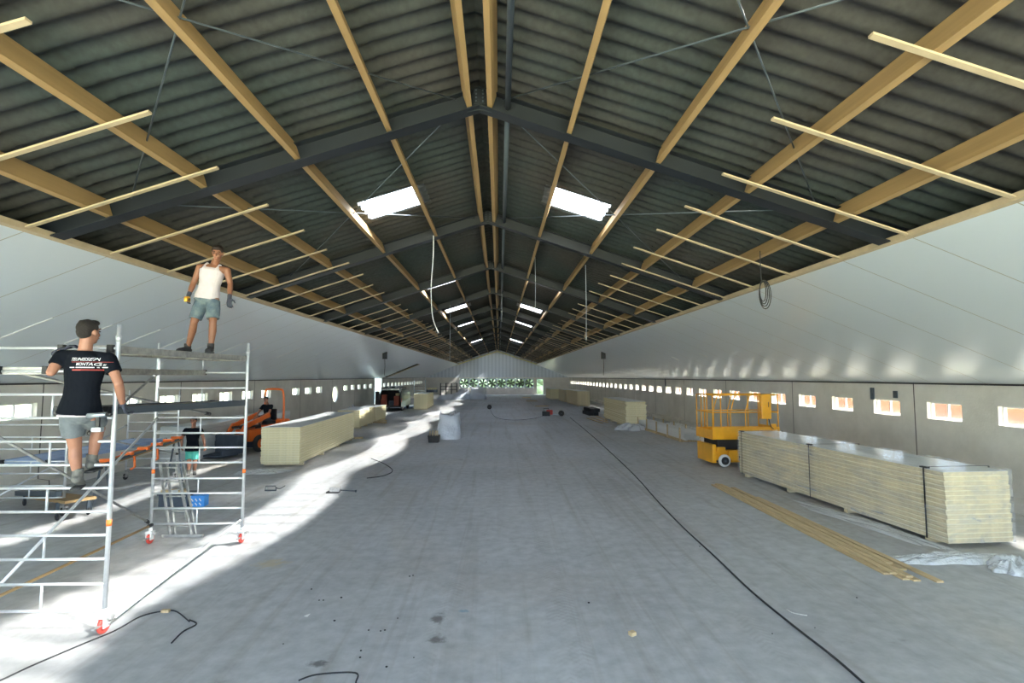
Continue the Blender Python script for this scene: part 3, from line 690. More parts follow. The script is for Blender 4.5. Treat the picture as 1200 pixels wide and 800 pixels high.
mb = MB(); p = onz(359, 722); mb.add([(p.x-0.03, p.y, 0.004), (p.x+0.02, p.y-0.02, 0.006), (p.x+0.035, p.y+0.03, 0.02), (p.x-0.01, p.y+0.035, 0.003)], [(0, 1, 2, 3)])
mb.add([(p.x-0.03, p.y, 0.001), (p.x+0.02, p.y-0.02, 0.002), (p.x+0.035, p.y+0.03, 0.016), (p.x-0.01, p.y+0.035, 0.0)], [(3, 2, 1, 0)])
tag(mb.build('paper_scrap', M['white']), 'tiny white paper scrap on the near floor', 'scrap')
# hanging leads
a = ony(508, 276, 12.55)
cable('hanging_cable', [a, (a.x, 12.55, a.z-0.5), (a.x-0.05, 12.6, a.z-1.3), (a.x-0.02, 12.7, a.z-2.0), (a.x+0.12, 12.75, a.z-2.4)], 0.011, M['white'], 'white cable hanging from a purlin on the left slope', 'cable')
for px, y_, z0, z1, lab in ((686, 13.8, 5.9, 3.8, 'thin cable hanging from the second purlin on the right slope'), (627, 14.6, 6.3, 4.7, 'thin cable hanging near the ridge on the right slope'),
                            (528, 24, 6.2, 3.6, 'thin cable hanging further back on the left slope'), (588, 22, 6.6, 5.2, 'thin cable hanging below the ridge')):
    a = ony(px, 300, y_); cable('hanging_cable', [(a.x, y_, z0), (a.x+0.01, y_, (z0+z1)/2), (a.x, y_, z1)], 0.008, M['galv'], lab, 'cable')
for px, py, side, lab in ((451, 413, -1, 'black socket box hanging from the left sloping ceiling'), (707, 413, 1, 'black socket box hanging from the right sloping ceiling')):
    d = ray(px, py); t_ = (1.97+CS*(HE+side*XC))/(d.z+side*CS*d.x); p = Vector((d.x*t_, d.y*t_, CZ+d.z*t_))
    t2 = empty('hanging_socket', lab, 'socket', p)
    mb = MB(); mb.bbox(-0.14, 0.14, -0.1, 0.1, -0.42, 0.12, 0.02); mb.build('socket_box', M['black'], t2)
    mb = MB(); mb.tube([(0, 0, -0.4), (0.02, 0, -0.9), (-0.01, 0, -1.5)], 0.016, 6); mb.build('lead', M['rubber'], t2)
# cable coil on the right
cy_ = 9.6; a = ony(891, 306, cy_)
mb = MB(); mb.tube(bez([(a.x, cy_, a.z+0.2), (a.x+0.0, cy_, a.z-0.25), (a.x+0.02, cy_, a.z-0.42)]), 0.008, 6)
for k in range(4):
    rr_ = 0.06+0.018*k; h_ = 0.20+0.025*k; cz_ = a.z-0.58-0.02*k; pts = []
    for i in range(25):
        q = 2*math.pi*i/24; pts.append((a.x+0.03+rr_*math.sin(q)+0.02*k, cy_+0.012*k, cz_+h_*math.cos(q)))
    mb.tube(pts, 0.009, 6, cap=False)
tag(mb.build('cable_coil', M['rubber']), 'coil of grey cable hanging from the roof on the right', 'cable')
# boxes and black fittings on the right wall head
for px, py, h_, lab in ((1023, 461, 0.35, 'dark conduit fitting on the right concrete wall head'), (1050, 462, 0.2, 'small dark slot on the right concrete wall'), (780, 447.5, 0.5, 'black bracket high on the right wall')):
    d = ray(px, py); t_ = (XC+HW)/d.x; p = Vector((XC+HW-0.02, d.y*t_, CZ+d.z*t_))
    mb = MB(); mb.bbox(-0.018, 0.018, -0.07, 0.07, -h_/2, h_/2, 0.005); o = mb.build('wall_fitting', M['strut']); o.location = p; tag(o, lab, 'fitting')

# ------------------------------------------------------------------ stacks of insulation panels
def panel_stack(where, x0, y0, wd, ln, n, th, rz, foam='foam', detail=True, jit=0.008, base=0.09, group=None, skin='skinpanel'):
    """stack with its near left corner at x0,y0; panels run away from the camera"""
    ca, sa = math.cos(rz), math.sin(rz); proto = None
    for k in range(n):
        if proto is None:
            c = MB(); s1 = 0.007
            c.prism([(0.0, s1), (0.012, th*0.28), (0.0, th*0.42), (0.0, th-s1), (wd-0.0, th-s1), (wd, th*0.42), (wd-0.012, th*0.28), (wd, s1)], 'y', 0.0, ln)
            proto = c.build('insulation_panel', M[foam])
            s_ = MB(); s_.bbox(-0.003, wd+0.003, -0.003, ln+0.003, 0.0, s1, 0.001); s_.bbox(-0.003, wd+0.003, -0.003, ln+0.003, th-s1, th-0.001, 0.001)
            if detail:
                s_ = MB(); s_.bbox(-0.003, wd+0.003, -0.003, ln+0.003, 0.0, s1, 0.001); a = s_.build('steel_sheet', M['skinedge'], proto)
                s_ = MB(); s_.bbox(-0.003, wd+0.003, -0.003, ln+0.003, th-s1, th-0.001, 0.001); b_ = s_.build('steel_sheet', M['skinedge'], proto)
            o = proto
        else: o = copy_tree(proto)
        if k == n-1:
            for ch in o.children:
                if ch.data.vertices[0].co.z > th/2 or max(v.co.z for v in ch.data.vertices) > th/2:
                    ch.data = ch.data.copy(); ch.data.materials[0] = M[skin]
            if not detail:
                s_ = MB(); s_.bbox(-0.003, wd+0.003, -0.003, ln+0.003, th-0.006, th, 0.001); s_.build('steel_sheet', M[skin], o)
        o.location = (x0+random.uniform(-jit, jit), y0+random.uniform(-jit, jit), base+k*th); o.rotation_euler = (0, 0, rz)
        pos = 'lowest' if k == 0 else ('topmost' if k == n-1 else '%s from the floor' % od(k+1))
        tag(o, 'foam-cored panel, %s in %s' % (pos, where), 'panel', group or ('panels of '+where))
    # bearers under the stack
    nb = 4 if ln > 4 else 3
    for i in range(nb):
        yy_ = 0.35+(ln-0.7)*i/(nb-1); mb = MB(); mb.bbox(-0.02, wd+0.02, -0.05, 0.05, 0, base-0.001, 0.004)
        o = mb.build('foam_bearer', M['foam2']); o.location = (x0-yy_*sa, y0+yy_*ca, 0); o.rotation_euler = (0, 0, rz)
        tag(o, 'foam bearer, %s from the camera, under %s' % (od(i+1), where), 'bearer', 'bearers under '+where)
def pl(px, py): return onz(px, py, 0)
# left stack A
a = pl(304, 547); b_ = pl(350, 547); c_ = pl(414, 515)
rzA = math.atan2(-(c_.x-b_.x), c_.y-b_.y); lnA = math.hypot(c_.x-b_.x, c_.y-b_.y)
panel_stack('the big unwrapped left stack', b_.x-1.2, b_.y, 1.2, lnA, 15, 0.077, rzA)
b_ = pl(421, 502.5); panel_stack('the low stack behind the big left one', b_.x-1.2, b_.y, 1.2, 3.4, 12, 0.077, R(1), detail=False)
b_ = pl(436, 496.5); panel_stack('the short stack before the van', b_.x-1.2, b_.y+0.9, 1.2, 3.0, 11, 0.077, R(0.5), detail=False)
b_ = pl(500.5, 480); panel_stack('the square-ended stack right of the van', b_.x-1.15, b_.y, 1.15, 6.5, 16, 0.08, R(2.5), jit=0.02)
# right stacks
nr = pl(1111, 642.5); fr = pl(867, 556)
rzR = math.atan2(-(fr.x-nr.x), fr.y-nr.y); lnR = math.hypot(fr.x-nr.x, fr.y-nr.y)
WR_ = 'the film-wrapped right stack'
panel_stack(WR_, nr.x, nr.y, 1.2, lnR, 15, 0.078, rzR, foam='foam2', jit=0.012, base=0.08)
a = pl(733.7, 501); b_ = pl(705.5, 489.3)
panel_stack('the yellow stack beyond the white profiles', a.x, a.y, 1.15, 6.2, 16, 0.085, math.atan2(-(b_.x-a.x), b_.y-a.y), jit=0.04)
a = pl(676.7, 476); panel_stack('the nearest of the far right stacks', a.x, a.y, 1.2, 6.0, 15, 0.09, R(2), foam='foam2', detail=False)
a = pl(662, 471.3); panel_stack('the middle of the far right stacks', a.x, a.y, 1.2, 4.5, 15, 0.085, R(2), foam='foam2', detail=False)
a = pl(645, 467.8); panel_stack('the furthest of the far right stacks', a.x, a.y, 1.2, 5, 14, 0.085, R(1), foam='foam', detail=False)
# film wrap and straps on the near right stack
def wrap(label, x0, y0, wd, ln, h, rz, base=0.08):
    mb = MB(); rg = random.Random(5); nx_, ny_, nz_ = 10, 60, 14; off = 0.03
    def pt(u, v, w_):
        q = Vector((-off+u*(wd+2*off), -off+v*(ln+2*off), base+w_*(h+off)))
        return q+Vector((rg.uniform(-1, 1), rg.uniform(-1, 1), rg.uniform(-0.6, 1)))*0.005
    def grid(f, na, nb_):
        vs = [f(i/na, j/nb_) for i in range(na+1) for j in range(nb_+1)]
        mb.add(vs, [(i*(nb_+1)+j, (i+1)*(nb_+1)+j, (i+1)*(nb_+1)+j+1, i*(nb_+1)+j+1) for i in range(na) for j in range(nb_)], 0, True)
    grid(lambda p_, q_: pt(p_, q_, 1), nx_, ny_); grid(lambda p_, q_: pt(p_, 0, q_), nx_, nz_); grid(lambda p_, q_: pt(p_, 1, q_), nx_, nz_)
    grid(lambda p_, q_: pt(0, p_, q_), ny_, nz_); grid(lambda p_, q_: pt(1, p_, q_), ny_, nz_)
    o = mb.build('stretch_film', M['film'], fix=False); o.location = (x0, y0, 0); o.rotation_euler = (0, 0, rz)
    return tag(o, label, 'film')
h15 = 15*0.078
wrap('shiny stretch film wrapped around the near right panel stack', nr.x, nr.y, 1.2, lnR, h15, rzR)
for i, f in enumerate((0.055, 0.52, 0.97)):
    mb = MB(); e = 0.03; yv = f*lnR; w_ = 0.016
    for (p, q) in (((-e, 0.07), (-e, 0.08+h15+e)), ((-e, 0.08+h15+e), (1.2+e, 0.08+h15+e)), ((1.2+e, 0.08+h15+e), (1.2+e, 0.07))):
        mb.add([(p[0], yv-w_, p[1]), (q[0], yv-w_, q[1]), (q[0], yv+w_, q[1]), (p[0], yv+w_, p[1])], [(0, 1, 2, 3)])
        mb.add([(p[0], yv-w_, p[1]-0.003), (q[0], yv-w_, q[1]-0.003), (q[0], yv+w_, q[1]-0.003), (p[0], yv+w_, p[1]-0.003)], [(3, 2, 1, 0)])
    mb.bbox(-e-0.01, 0.03, yv-0.07, yv+0.07, 0.08+h15+0.01, 0.08+h15+0.035, 0.003)
    o = mb.build('strap', M['rubber']); o.location = (nr.x, nr.y, 0); o.rotation_euler = (0, 0, rzR)
    tag(o, 'dark strap around the film-wrapped right stack, %s' % ('at its near end', 'at its middle', 'at its far end')[i], 'strap', 'straps on the right stack')
# silver-white wrapped pile by the left wall behind the loader
def heap(name, label, pts_fn, material, cat):
    mb = pts_fn(); o = mb.build(name, material, fix=False); return tag(o, label, cat)
def crumple(cx, cy, rx, ry, h, seed, n=36, rz=0.0, sharp=1.0, flat=0.0):
    rg = random.Random(seed); mb = MB(); ph = [rg.uniform(0, 6.28) for _ in range(12)]
    def hh(u, v):
        r_ = math.sqrt(u*u+v*v); e = max(0, 1-r_**2.4)
        q = sum(math.sin(u*(3+2.3*k)+ph[k]+2*math.sin(v*(2+1.7*k)+ph[k+3])) for k in range(4))/4
        q2 = sum(math.sin(v*(5+3*k)+ph[k+6]-u*(4+k)) for k in range(3))/3
        return max(0.004, h*e**0.5*(flat+(1-flat)*(0.55+0.3*q+0.22*abs(q2)*sharp)+rg.uniform(-0.07, 0.07)))
    vs = []
    for i in range(n+1):
        for j in range(n+1):
            a_ = -1+2*i/n; b2 = -1+2*j/n
            u = a_*math.sqrt(1-b2*b2/2); v = b2*math.sqrt(1-a_*a_/2)
            edge = 1+0.12*math.sin(5*math.atan2(v, u)+ph[0])+0.07*math.sin(11*math.atan2(v, u)+ph[1])
            x_, y_ = u*rx*edge, v*ry*edge; c_, s_ = math.cos(rz), math.sin(rz)
            vs.append((cx+x_*c_-y_*s_, cy+x_*s_+y_*c_, hh(u, v)))
    mb.add(vs, [(i*(n+1)+j, (i+1)*(n+1)+j, (i+1)*(n+1)+j+1, i*(n+1)+j+1) for i in range(n) for j in range(n)], 0, True)
    return mb
def cr(px, py, rx, ry, h, seed, label, rz=0.0, m='plastic', name='plastic_film', cat='plastic film', flat=0.0, n=36):
    p = pl(px, py); tag(crumple(p.x, p.y, rx, ry, h, seed, rz=rz, flat=flat, n=n).build(name, M[m], fix=False), label, cat)
cr(1118, 656, 0.98, 0.22, 0.13, 1, 'crumpled clear plastic film along the near end of the wrapped right stack', 0.02)
cr(1190, 668, 0.36, 0.30, 0.22, 2, 'bulging clear plastic bundle at the right photo edge', 0.3)
cr(1010, 612, 0.28, 1.75, 0.07, 3, 'thin clear plastic lying against the long side of the wrapped right stack', math.radians(10))
cr(308, 553, 0.75, 0.4, 0.10, 4, 'clear plastic scrap in front of the big left stack', 0.2)
cr(740, 503, 0.9, 0.7, 0.45, 5, 'clear plastic heap at the end of the yellow stack', 0.2)
cr(412, 491.5, 0.75, 1.2, 1.15, 6, 'pale plastic heap against the left wall before the van', 0.2, n=26)
cr(533, 467.5, 2.2, 1.6, 1.0, 8, 'white bags heaped before the dark rack at the far left', 0.1, m='bag', name='bag_heap', cat='bags')
cr(546, 464.5, 1.7, 2.2, 1.3, 9, 'white sacks in the sunlight by the far gable', 0.1, m='bag', name='bag_heap', cat='bags')
# big bags
def bigbag(px, py, w_, h_, seed, label):
    p = pl(px, py); rg = random.Random(seed); mb = MB(); n_, m_ = 28, 14; vs = []
    for j in range(m_+1):
        z_ = h_*j/m_; f = 1+0.10*math.sin(math.pi*j/m_)-0.10*(j/m_)
        for i in range(n_):
            a_ = 2*math.pi*i/n_; c_, s_ = math.cos(a_), math.sin(a_); k_ = 0.5*w_/max(abs(c_), abs(s_))**0.75*f*(1+0.06*math.sin(3*a_+seed+j*0.5)+rg.uniform(-0.025, 0.025))
            vs.append((c_*k_, s_*k_, z_+(0.07*math.sin(2*a_+seed) if j == m_ else 0)+rg.uniform(-0.01, 0.01)*(j > 0)))
    top = len(vs); vs.append((0.05, 0, h_*0.93))
    fs = [(j*n_+i, j*n_+(i+1) % n_, (j+1)*n_+(i+1) % n_, (j+1)*n_+i) for j in range(m_) for i in range(n_)]
    fs += [(m_*n_+i, m_*n_+(i+1) % n_, top) for i in range(n_)]
    mb.add(vs, fs, 0, True); o = mb.build('big_bag', M['bag'], fix=False); o.location = (p.x, p.y+w_/2, 0); tag(o, label, 'big bag')
    for k in range(3):
        a_ = 0.8+k*2.0; mb = MB(); r_ = w_*0.42
        mb.tube(bez([(r_*math.cos(a_), r_*math.sin(a_), h_*0.9), (r_*1.05*math.cos(a_+0.1), r_*1.05*math.sin(a_+0.1), h_+0.10), (r_*math.cos(a_+0.5), r_*math.sin(a_+0.5), h_+0.10), (r_*math.cos(a_+0.6), r_*math.sin(a_+0.6), h_*0.9)], 5), 0.018, 6)
        mb.build('lifting_loop', M['bag'], o)
bigbag(525.5, 515, 0.98, 1.12, 1, 'white big bag beside the black crate on open floor')
bigbag(560, 468, 1.9, 1.45, 2, 'large white big bag in the sun near the far wall fans')

# ------------------------------------------------------------------ planks beside the right stack
far_ = pl(852, 573); near_ = pl(1072, 683)
dirp = (near_-far_).normalized(); perp = Vector((-dirp.y, dirp.x, 0)); 
if perp.x < 0: perp = -perp
pk = [(-0.16, 0.0, 6.1, 0.0, 0.6), (-0.04, 0.0, 6.4, 0.006, 0.2), (0.08, 0.0, 6.2, -0.004, 0.1), (0.20, 0.0, 5.6, 0.004, 0.9), (-0.10, 0.026, 5.9, 0.012, 0.5), (0.03, 0.026, 6.2, -0.010, 0.25), (0.14, 0.026, 4.6, 0.010, 1.3), (0.36, 0.0, 5.0, -0.02, 0.0)]
for i, (of, z_, ln_, sk_, st_) in enumerate(pk):
    A_ = near_-dirp*st_*0.5+perp*of; B_ = A_-dirp*ln_+perp*sk_*ln_*0.6
    mb = MB(); mb.bar((A_.x, A_.y, z_+0.0125), (B_.x, B_.y, z_+0.0125), 0.10, 0.024)
    tag(mb.build('plank', M['plank']), 'long thin plank %s the loose pile by the right stack, %s across' % ('on top of' if z_ > 0 else 'at the bottom of', ['first', 'second', 'third', 'fourth', 'first', 'second', 'third', 'outermost'][i]), 'plank', 'loose planks beside the right stack')
# planks behind on the right and bits
for i, (x0_, y0_, x1_, y1_) in enumerate(((688, 490, 706, 496), (692, 489, 712, 495), (699, 487.5, 711, 493))):
    a, b_ = pl(x0_, y0_), pl(x1_, y1_); mb = MB(); mb.bar((a.x, a.y, 0.016), (b_.x, b_.y, 0.016), 0.12, 0.03)
    tag(mb.build('plank', M['plank']), 'short plank on the floor left of the yellow right stack, %s' % ('nearest', 'middle one', 'furthest')[i], 'plank')
for i, (px, py, ln_, rz) in enumerate(((440, 494, 1.4, 0.5), (444, 495.5, 1.1, -0.4), (446, 492, 0.9, 1.2), (420, 514, 0.4, 0.1))):
    p = pl(px, py); mb = MB(); mb.bbox(-ln_/2, ln_/2, -0.06, 0.06, 0, 0.08, 0.004); o = mb.build('wood_offcut', M['plank']); o.location = (p.x, p.y, 0.0 if i != 2 else 0.0); o.rotation_euler = (0, 0, rz)
    tag(o, 'timber offcut on the floor by the low left stacks, %s' % ('longest', 'middle length', 'furthest back', 'smallest and nearest')[i], 'offcut')

# ------------------------------------------------------------------ white profiles in timber cradle
a = pl(800, 518); b_ = pl(748, 501); dr = (b_-a).normalized(); rzp = math.atan2(-dr.x, dr.y); LNP = (b_-a).length
cr_ = empty('timber_cradle', 'timber cradle with uprights holding the white profiles', 'cradle', (a.x, a.y, 0), rzp)
mb = MB(); mb.bbox(-0.05, 0.0, 0, LNP, 0, 0.12, 0.004); mb.build('rail', M['plank'], cr_)
mb = MB(); mb.bbox(0.75, 0.80, 0, LNP, 0, 0.12, 0.004); mb.build('rail', M['plank'], cr_)
for i in range(5):
    yv = 0.1+(LNP-0.3)*i/4
    for xx in (-0.09, 0.80):
        mb = MB(); mb.bbox(xx, xx+0.05, yv, yv+0.08, 0, 0.62, 0.004); mb.build('upright', M['plank'], cr_)
    mb = MB(); mb.bbox(0.0, 0.75, yv, yv+0.08, 0.0, 0.09, 0.004); mb.build('crosspiece', M['plank'], cr_)
pr = MB(); pr.prism([(0, 0), (0.11, 0), (0.11, 0.085), (0.095, 0.085), (0.095, 0.012), (0.012, 0.012), (0.012, 0.085), (0, 0.085)], 'y', 0, LNP+0.25)
pp = None; kk = 0
for row in range(4):
    for colm in range(6):
        o = pr.build('metal_profile', M['white']) if pp is None else pp.copy()
        if pp is None: pp = o
        else: COL.objects.link(o)
        off = Vector((0.03+colm*0.118, -0.12+random.uniform(-0.12, 0.12), 0.095+row*0.09)); ca, sa = math.cos(rzp), math.sin(rzp)
        o.location = (a.x+off.x*ca-off.y*sa, a.y+off.x*sa+off.y*ca, off.z); o.rotation_euler = (0, 0, rzp); kk += 1
        tag(o, 'white metal profile in the timber cradle, %s row up, %s from the left' % (od(row+1), od(colm+1)), 'profile', 'white profiles in the cradle')
for i in range(5):
    p = pl(797+i*4.5, 512.5-i*1.5); mb = MB(); mb.bbox(0, 0.16, 0, 4.5, 0, 0.14, 0.01); o = mb.build('boxed_profile', M['white']); o.location = (p.x+0.35, p.y, 0); o.rotation_euler = (0, 0, rzp)
    tag(o, 'white wrapped profile on the floor right of the cradle, %s from the cradle' % od(i+1), 'profile', 'white profiles beside the cradle')

# ------------------------------------------------------------------ scissor lift
def R2(rz): return Matrix.Rotation(rz, 4, 'Z')
sc0 = pl(836, 547.5)
L_ = empty('scissor_lift', 'yellow scissor lift with railed platform behind the wrapped right stack', 'lift', (sc0.x, sc0.y, 0), R(4))
LX, WY = 2.25, 1.15
mb = MB()
mb.bbox(0.05, LX-0.05, 0.12, WY-0.12, 0.12, 0.50, 0.03); mb.bbox(0.55, LX-0.35, 0.02, 0.14, 0.22, 0.52, 0.02); mb.bbox(0.0, 0.14, 0.05, WY-0.05, 0.12, 0.70, 0.03)
mb.bbox(0.62, 1.0, 0.03, 0.12, 0.14, 0.44, 0.015)
mb.bbox(0.14, 0.42, 0.0, 0.16, 0.50, 0.62, 0.02)
ch_ = mb.build('chassis', M['yellow'], L_)
mb = MB(); mb.bbox(0.86, 0.92, -0.005, 0.03, 0.2, 0.44, 0.004); mb.bbox(1.06, 1.12, 0.0, 0.03, 0.2, 0.44, 0.004); mb.build('slot', M['black'], ch_)
mb = MB(); mb.bbox(0.16, LX-0.1, 0.10, 0.14, 0.14, 0.2, 0.004); mb.build('pothole_guard', M['black'], ch_)
for (wx, wy) in ((0.38, 0.02), (LX-0.38, 0.02), (0.38, WY-0.02), (LX-0.38, WY-0.02)):
    mb = MB(); mb.torus((wx, wy, 0.20), 0.155, 0.045, 'y', 28, 10); mb.cyl((wx, wy-0.05, 0.2), (wx, wy+0.05, 0.2), 0.15, 24); q = mb.build('wheel', M['white'], L_)
    mb = MB(); sgn = -1 if wy < 0.5 else 1; mb.cyl((wx, wy, 0.2), (wx, wy+sgn*0.065, 0.2), 0.125, 24); mb.build('wheel_disc', M['rubber'], q)
    mb = MB(); mb.cyl((wx, wy, 0.2), (wx, wy+sgn*0.075, 0.2), 0.04, 12); mb.build('hub', M['strut'], q)
for j, yv in enumerate((0.16, WY-0.24)):
    for k in range(4):
        mb = MB(); z0_ = 0.56+k*0.085; x0_, x1_ = (0.25, LX-0.25) if k % 2 == 0 else (LX-0.25, 0.25)
        mb.bar((x0_, yv+0.03*(k % 2), z0_), (x1_, yv+0.03*(k % 2), z0_+0.05), 0.05, 0.07); mb.build('scissor_arm', M['black'], L_)
mb = MB(); mb.bbox(0.22, LX-0.22, 0.10, WY-0.10, 0.54, 0.86, 0.02); mb.build('scissor_cover', M['black'], L_)
mb = MB(); mb.bbox(0.95, 1.15, 0.085, 0.10, 0.66, 0.72, 0.003); mb.build('data_plate', M['white'], L_)
PZ = 0.88
mb = MB(); mb.bbox(0.0, LX, 0.02, WY-0.02, PZ, PZ+0.05, 0.01)
for (x0_, x1_, y0_, y1_) in ((0, LX, 0.0, 0.03), (0, LX, WY-0.03, WY), (0, 0.03, 0, WY), (LX-0.03, LX, 0, WY)): mb.bbox(x0_, x1_, y0_, y1_, PZ-0.02, PZ+0.36 if y0_ == 0.0 and x1_ > 1 else PZ+0.28, 0.005)
pf_ = mb.build('platform', M['yellow'], L_)
TOP = PZ+1.38
def rail(pts, r=0.02): 
    mb = MB(); mb.tube(pts, r, 8); mb.build('guard_rail', M['yellow'], L_)
for yv in (0.02, WY-0.02):
    rail([(0.03, yv, TOP), (LX-0.03, yv, TOP)]); rail([(0.03, yv, PZ+0.83), (LX-0.03, yv, PZ+0.83)])
    for xx in (0.03, 0.30, LX-0.4, LX-0.03): rail([(xx, yv, PZ+0.2), (xx, yv, TOP)])
    rail([(0.62, yv, PZ+0.2), (0.62, yv, PZ+0.83), (0.78, yv, TOP)], 0.018); rail([(1.12, yv, PZ+0.2), (1.12, yv, PZ+0.83), (1.28, yv, TOP)], 0.018)
for xx in (0.03, LX-0.03):
    rail([(xx, 0.02, TOP), (xx, WY-0.02, TOP)]); rail([(xx, 0.02, PZ+0.83), (xx, WY-0.02, PZ+0.83)])
rail([(0.03, 0.4, PZ+0.2), (0.03, 0.4, TOP)]); rail([(0.03, 0.8, PZ+0.2), (0.03, 0.8, TOP)])
mb = MB(); mb.bbox(LX-0.62, LX-0.30, -0.06, 0.10, PZ+0.62, TOP+0.02, 0.015); cb = mb.build('control_box', M['yellow'], L_)
mb = MB(); mb.bbox(LX-0.40, LX-0.385, -0.075, -0.06, PZ+1.0, PZ+1.16, 0.003); mb.build('handle', M['black'], cb)
mb = MB(); mb.tube(bez([(LX-0.38, -0.03, PZ+0.62), (LX-0.34, -0.06, PZ+0.4), (LX-0.22, -0.02, PZ+0.3)]), 0.014, 6); mb.build('control_lead', M['black'], L_)
mb = MB(); mb.bbox(LX-0.28, LX-0.12, -0.03, 0.1, PZ+0.1, PZ+0.46, 0.02); mb.build('battery_flap', M['yellow'], L_)

# ------------------------------------------------------------------ mini loader + driver position
lp = Vector((-9.35, 20.7, 0)); LZ = R(-19)     # local -Y is forward
ld = empty('mini_loader', 'orange compact loader with roll bar behind the big left stack', 'loader', lp, LZ)
mb = MB(); mb.bbox(-0.42, 0.42, -0.2, 1.0, 0.45, 0.95, 0.05); mb.bbox(-0.36, 0.36, -1.0, -0.2, 0.4, 0.85, 0.05); mb.bbox(-0.4, 0.4, 0.55, 1.05, 0.5, 1.12, 0.06); mb.build('body', M['orange'], ld)
mb = MB(); mb.bbox(-0.24, 0.24, 0.0, 0.42, 0.96, 1.10, 0.03); mb.bbox(-0.22, 0.22, 0.42, 0.50, 1.1, 1.55, 0.03); mb.build('seat', M['black'], ld)
for sx_ in (-1, 1):
    for yy_ in (-0.72, 0.62):
        mb = MB(); mb.torus((sx_*0.56, yy_, 0.33), 0.24, 0.09, 'x', 28, 10); w_ = mb.build('wheel', M['rubber'], ld)
        mb = MB(); mb.cyl((sx_*0.48, yy_, 0.33), (sx_*0.62, yy_, 0.33), 0.18, 20); mb.build('wheel_disc', M['orange'], w_)
mb = MB(); mb.tube(bez([(-0.46, 0.58, 0.9), (-0.47, 0.58, 1.7), (-0.44, 0.55, 2.22), (-0.30, 0.53, 2.33), (0.30, 0.53, 2.33), (0.44, 0.55, 2.22), (0.47, 0.58, 1.7), (0.46, 0.58, 0.9)], 5), 0.04, 10); mb.build('roll_bar', M['orange'], ld)
for sx_ in (-1, 1):
    mb = MB(); mb.bar((sx_*0.3, 0.0, 1.35), (sx_*0.3, -1.15, 1.0), 0.09, 0.16); mb.bar((sx_*0.3, -1.12, 1.05), (sx_*0.3, -1.65, 0.42), 0.09, 0.15); mb.build('lift_arm', M['orange'], ld)
    mb = MB(); mb.cyl((sx_*0.18, -0.45, 0.95), (sx_*0.18, -1.3, 0.95), 0.045, 12); mb.build('hydraulic_ram', M['black'], ld)
mb = MB(); mb.cyl((0, -0.2, 0.85), (0, -0.08, 1.28), 0.03, 8); mb.torus((0, -0.05, 1.30), 0.15, 0.016, 'z', 20, 6); mb.build('steering_wheel', M['black'], ld)
mb = MB(); mb.bbox(-0.75, 0.75, -1.95, -1.62, 0.10, 0.75, 0.03); mb.bbox(-0.75, -0.68, -2.6, -1.9, 0.1, 0.3, 0.02); mb.bbox(0.68, 0.75, -2.6, -1.9, 0.1, 0.3, 0.02); mb.bbox(-0.75, 0.75, -2.65, -1.9, 0.08, 0.13, 0.01); mb.build('bucket', M['darkblue'], ld)

# dark steel frame attachment left of the loader
fp = pl(284, 528); fr_ = empty('steel_attachment', 'dark blue-grey steel implement on the floor left of the big stack', 'implement', (fp.x, fp.y, 0), R(-6))
mb = MB(); mb.bbox(-0.45, 0.75, 0, 0.6, 0.12, 0.62, 0.04); mb.build('body', M['darkblue'], fr_)
mb = MB(); mb.bar((-0.75, 0.1, 0.45), (-0.4, 0.1, 0.45), 0.07, 0.07); mb.bar((-0.75, 0.1, 0.1), (-0.75, 0.1, 0.5), 0.08, 0.08); mb.build('bracket', M['black'], fr_)
for xx in (-0.35, 0.6):
    mb = MB(); mb.cyl((xx, -0.06, 0.1), (xx, 0.05, 0.1), 0.10, 16); mb.build('wheel', M['rubber'], fr_)

# light panels leaning pile behind person at the left wall
for k in range(9):
    mb = MB(); mb.bbox(0, 1.1, 0, 8.0, 0, 0.125, 0.01); o = mb.build('wrapped_panel', M['skinpanel']); o.location = (-11.35+random.uniform(-0.02, 0.02), 17.6+random.uniform(-0.04, 0.04), 0.02+k*0.128)
    tag(o, 'grey-white panel, %s, in the pile along the left wall' % ('lowest' if k == 0 else 'topmost' if k == 8 else od(k+1)+' from the floor'), 'panel', 'grey-white panels along the left wall')

# ------------------------------------------------------------------ van
vp = pl(457, 482); vn = empty('van', 'dark van with open rear doors and roof rack parked at left', 'van', (vp.x, vp.y, 0), R(1))
VW, VH, VL = 0.92, 1.75, 4.8
prof = [(-VW, 0.35), (-VW-0.02, 0.9), (-VW+0.06, 1.45), (-VW+0.2, VH), (VW-0.2, VH), (VW-0.06, 1.45), (VW+0.02, 0.9), (VW, 0.35)]
mb = MB()
inn = [(u*0.93, 0.42 if v < 0.4 else v-0.05) for u, v in prof]
for i in range(len(prof)):
    j = (i+1) % len(prof)
    mb.add([(prof[i][0], 0, prof[i][1]), (prof[j][0], 0, prof[j][1]), (prof[j][0], VL, prof[j][1]), (prof[i][0], VL, prof[i][1])], [(0, 1, 2, 3)])
    mb.add([(prof[i][0], 0, prof[i][1]), (prof[j][0], 0, prof[j][1]), (inn[j][0], 0, inn[j][1]), (inn[i][0], 0, inn[i][1])], [(0, 1, 2, 3)])
mb.add([(u, VL, v) for u, v in prof], [tuple(range(8))])
mb.build('body_shell', M['vandark'], vn, fix=False)
mb = MB()
for i in range(len(inn)):
    j = (i+1) % len(inn); mb.add([(inn[i][0], 0.01, inn[i][1]), (inn[j][0], 0.01, inn[j][1]), (inn[j][0], 2.6, inn[j][1]), (inn[i][0], 2.6, inn[i][1])], [(0, 1, 2, 3)])
mb.add([(u, 2.6, v) for u, v in inn], [tuple(range(8))]); mb.build('lining', M['vaninside'], vn, fix=False)
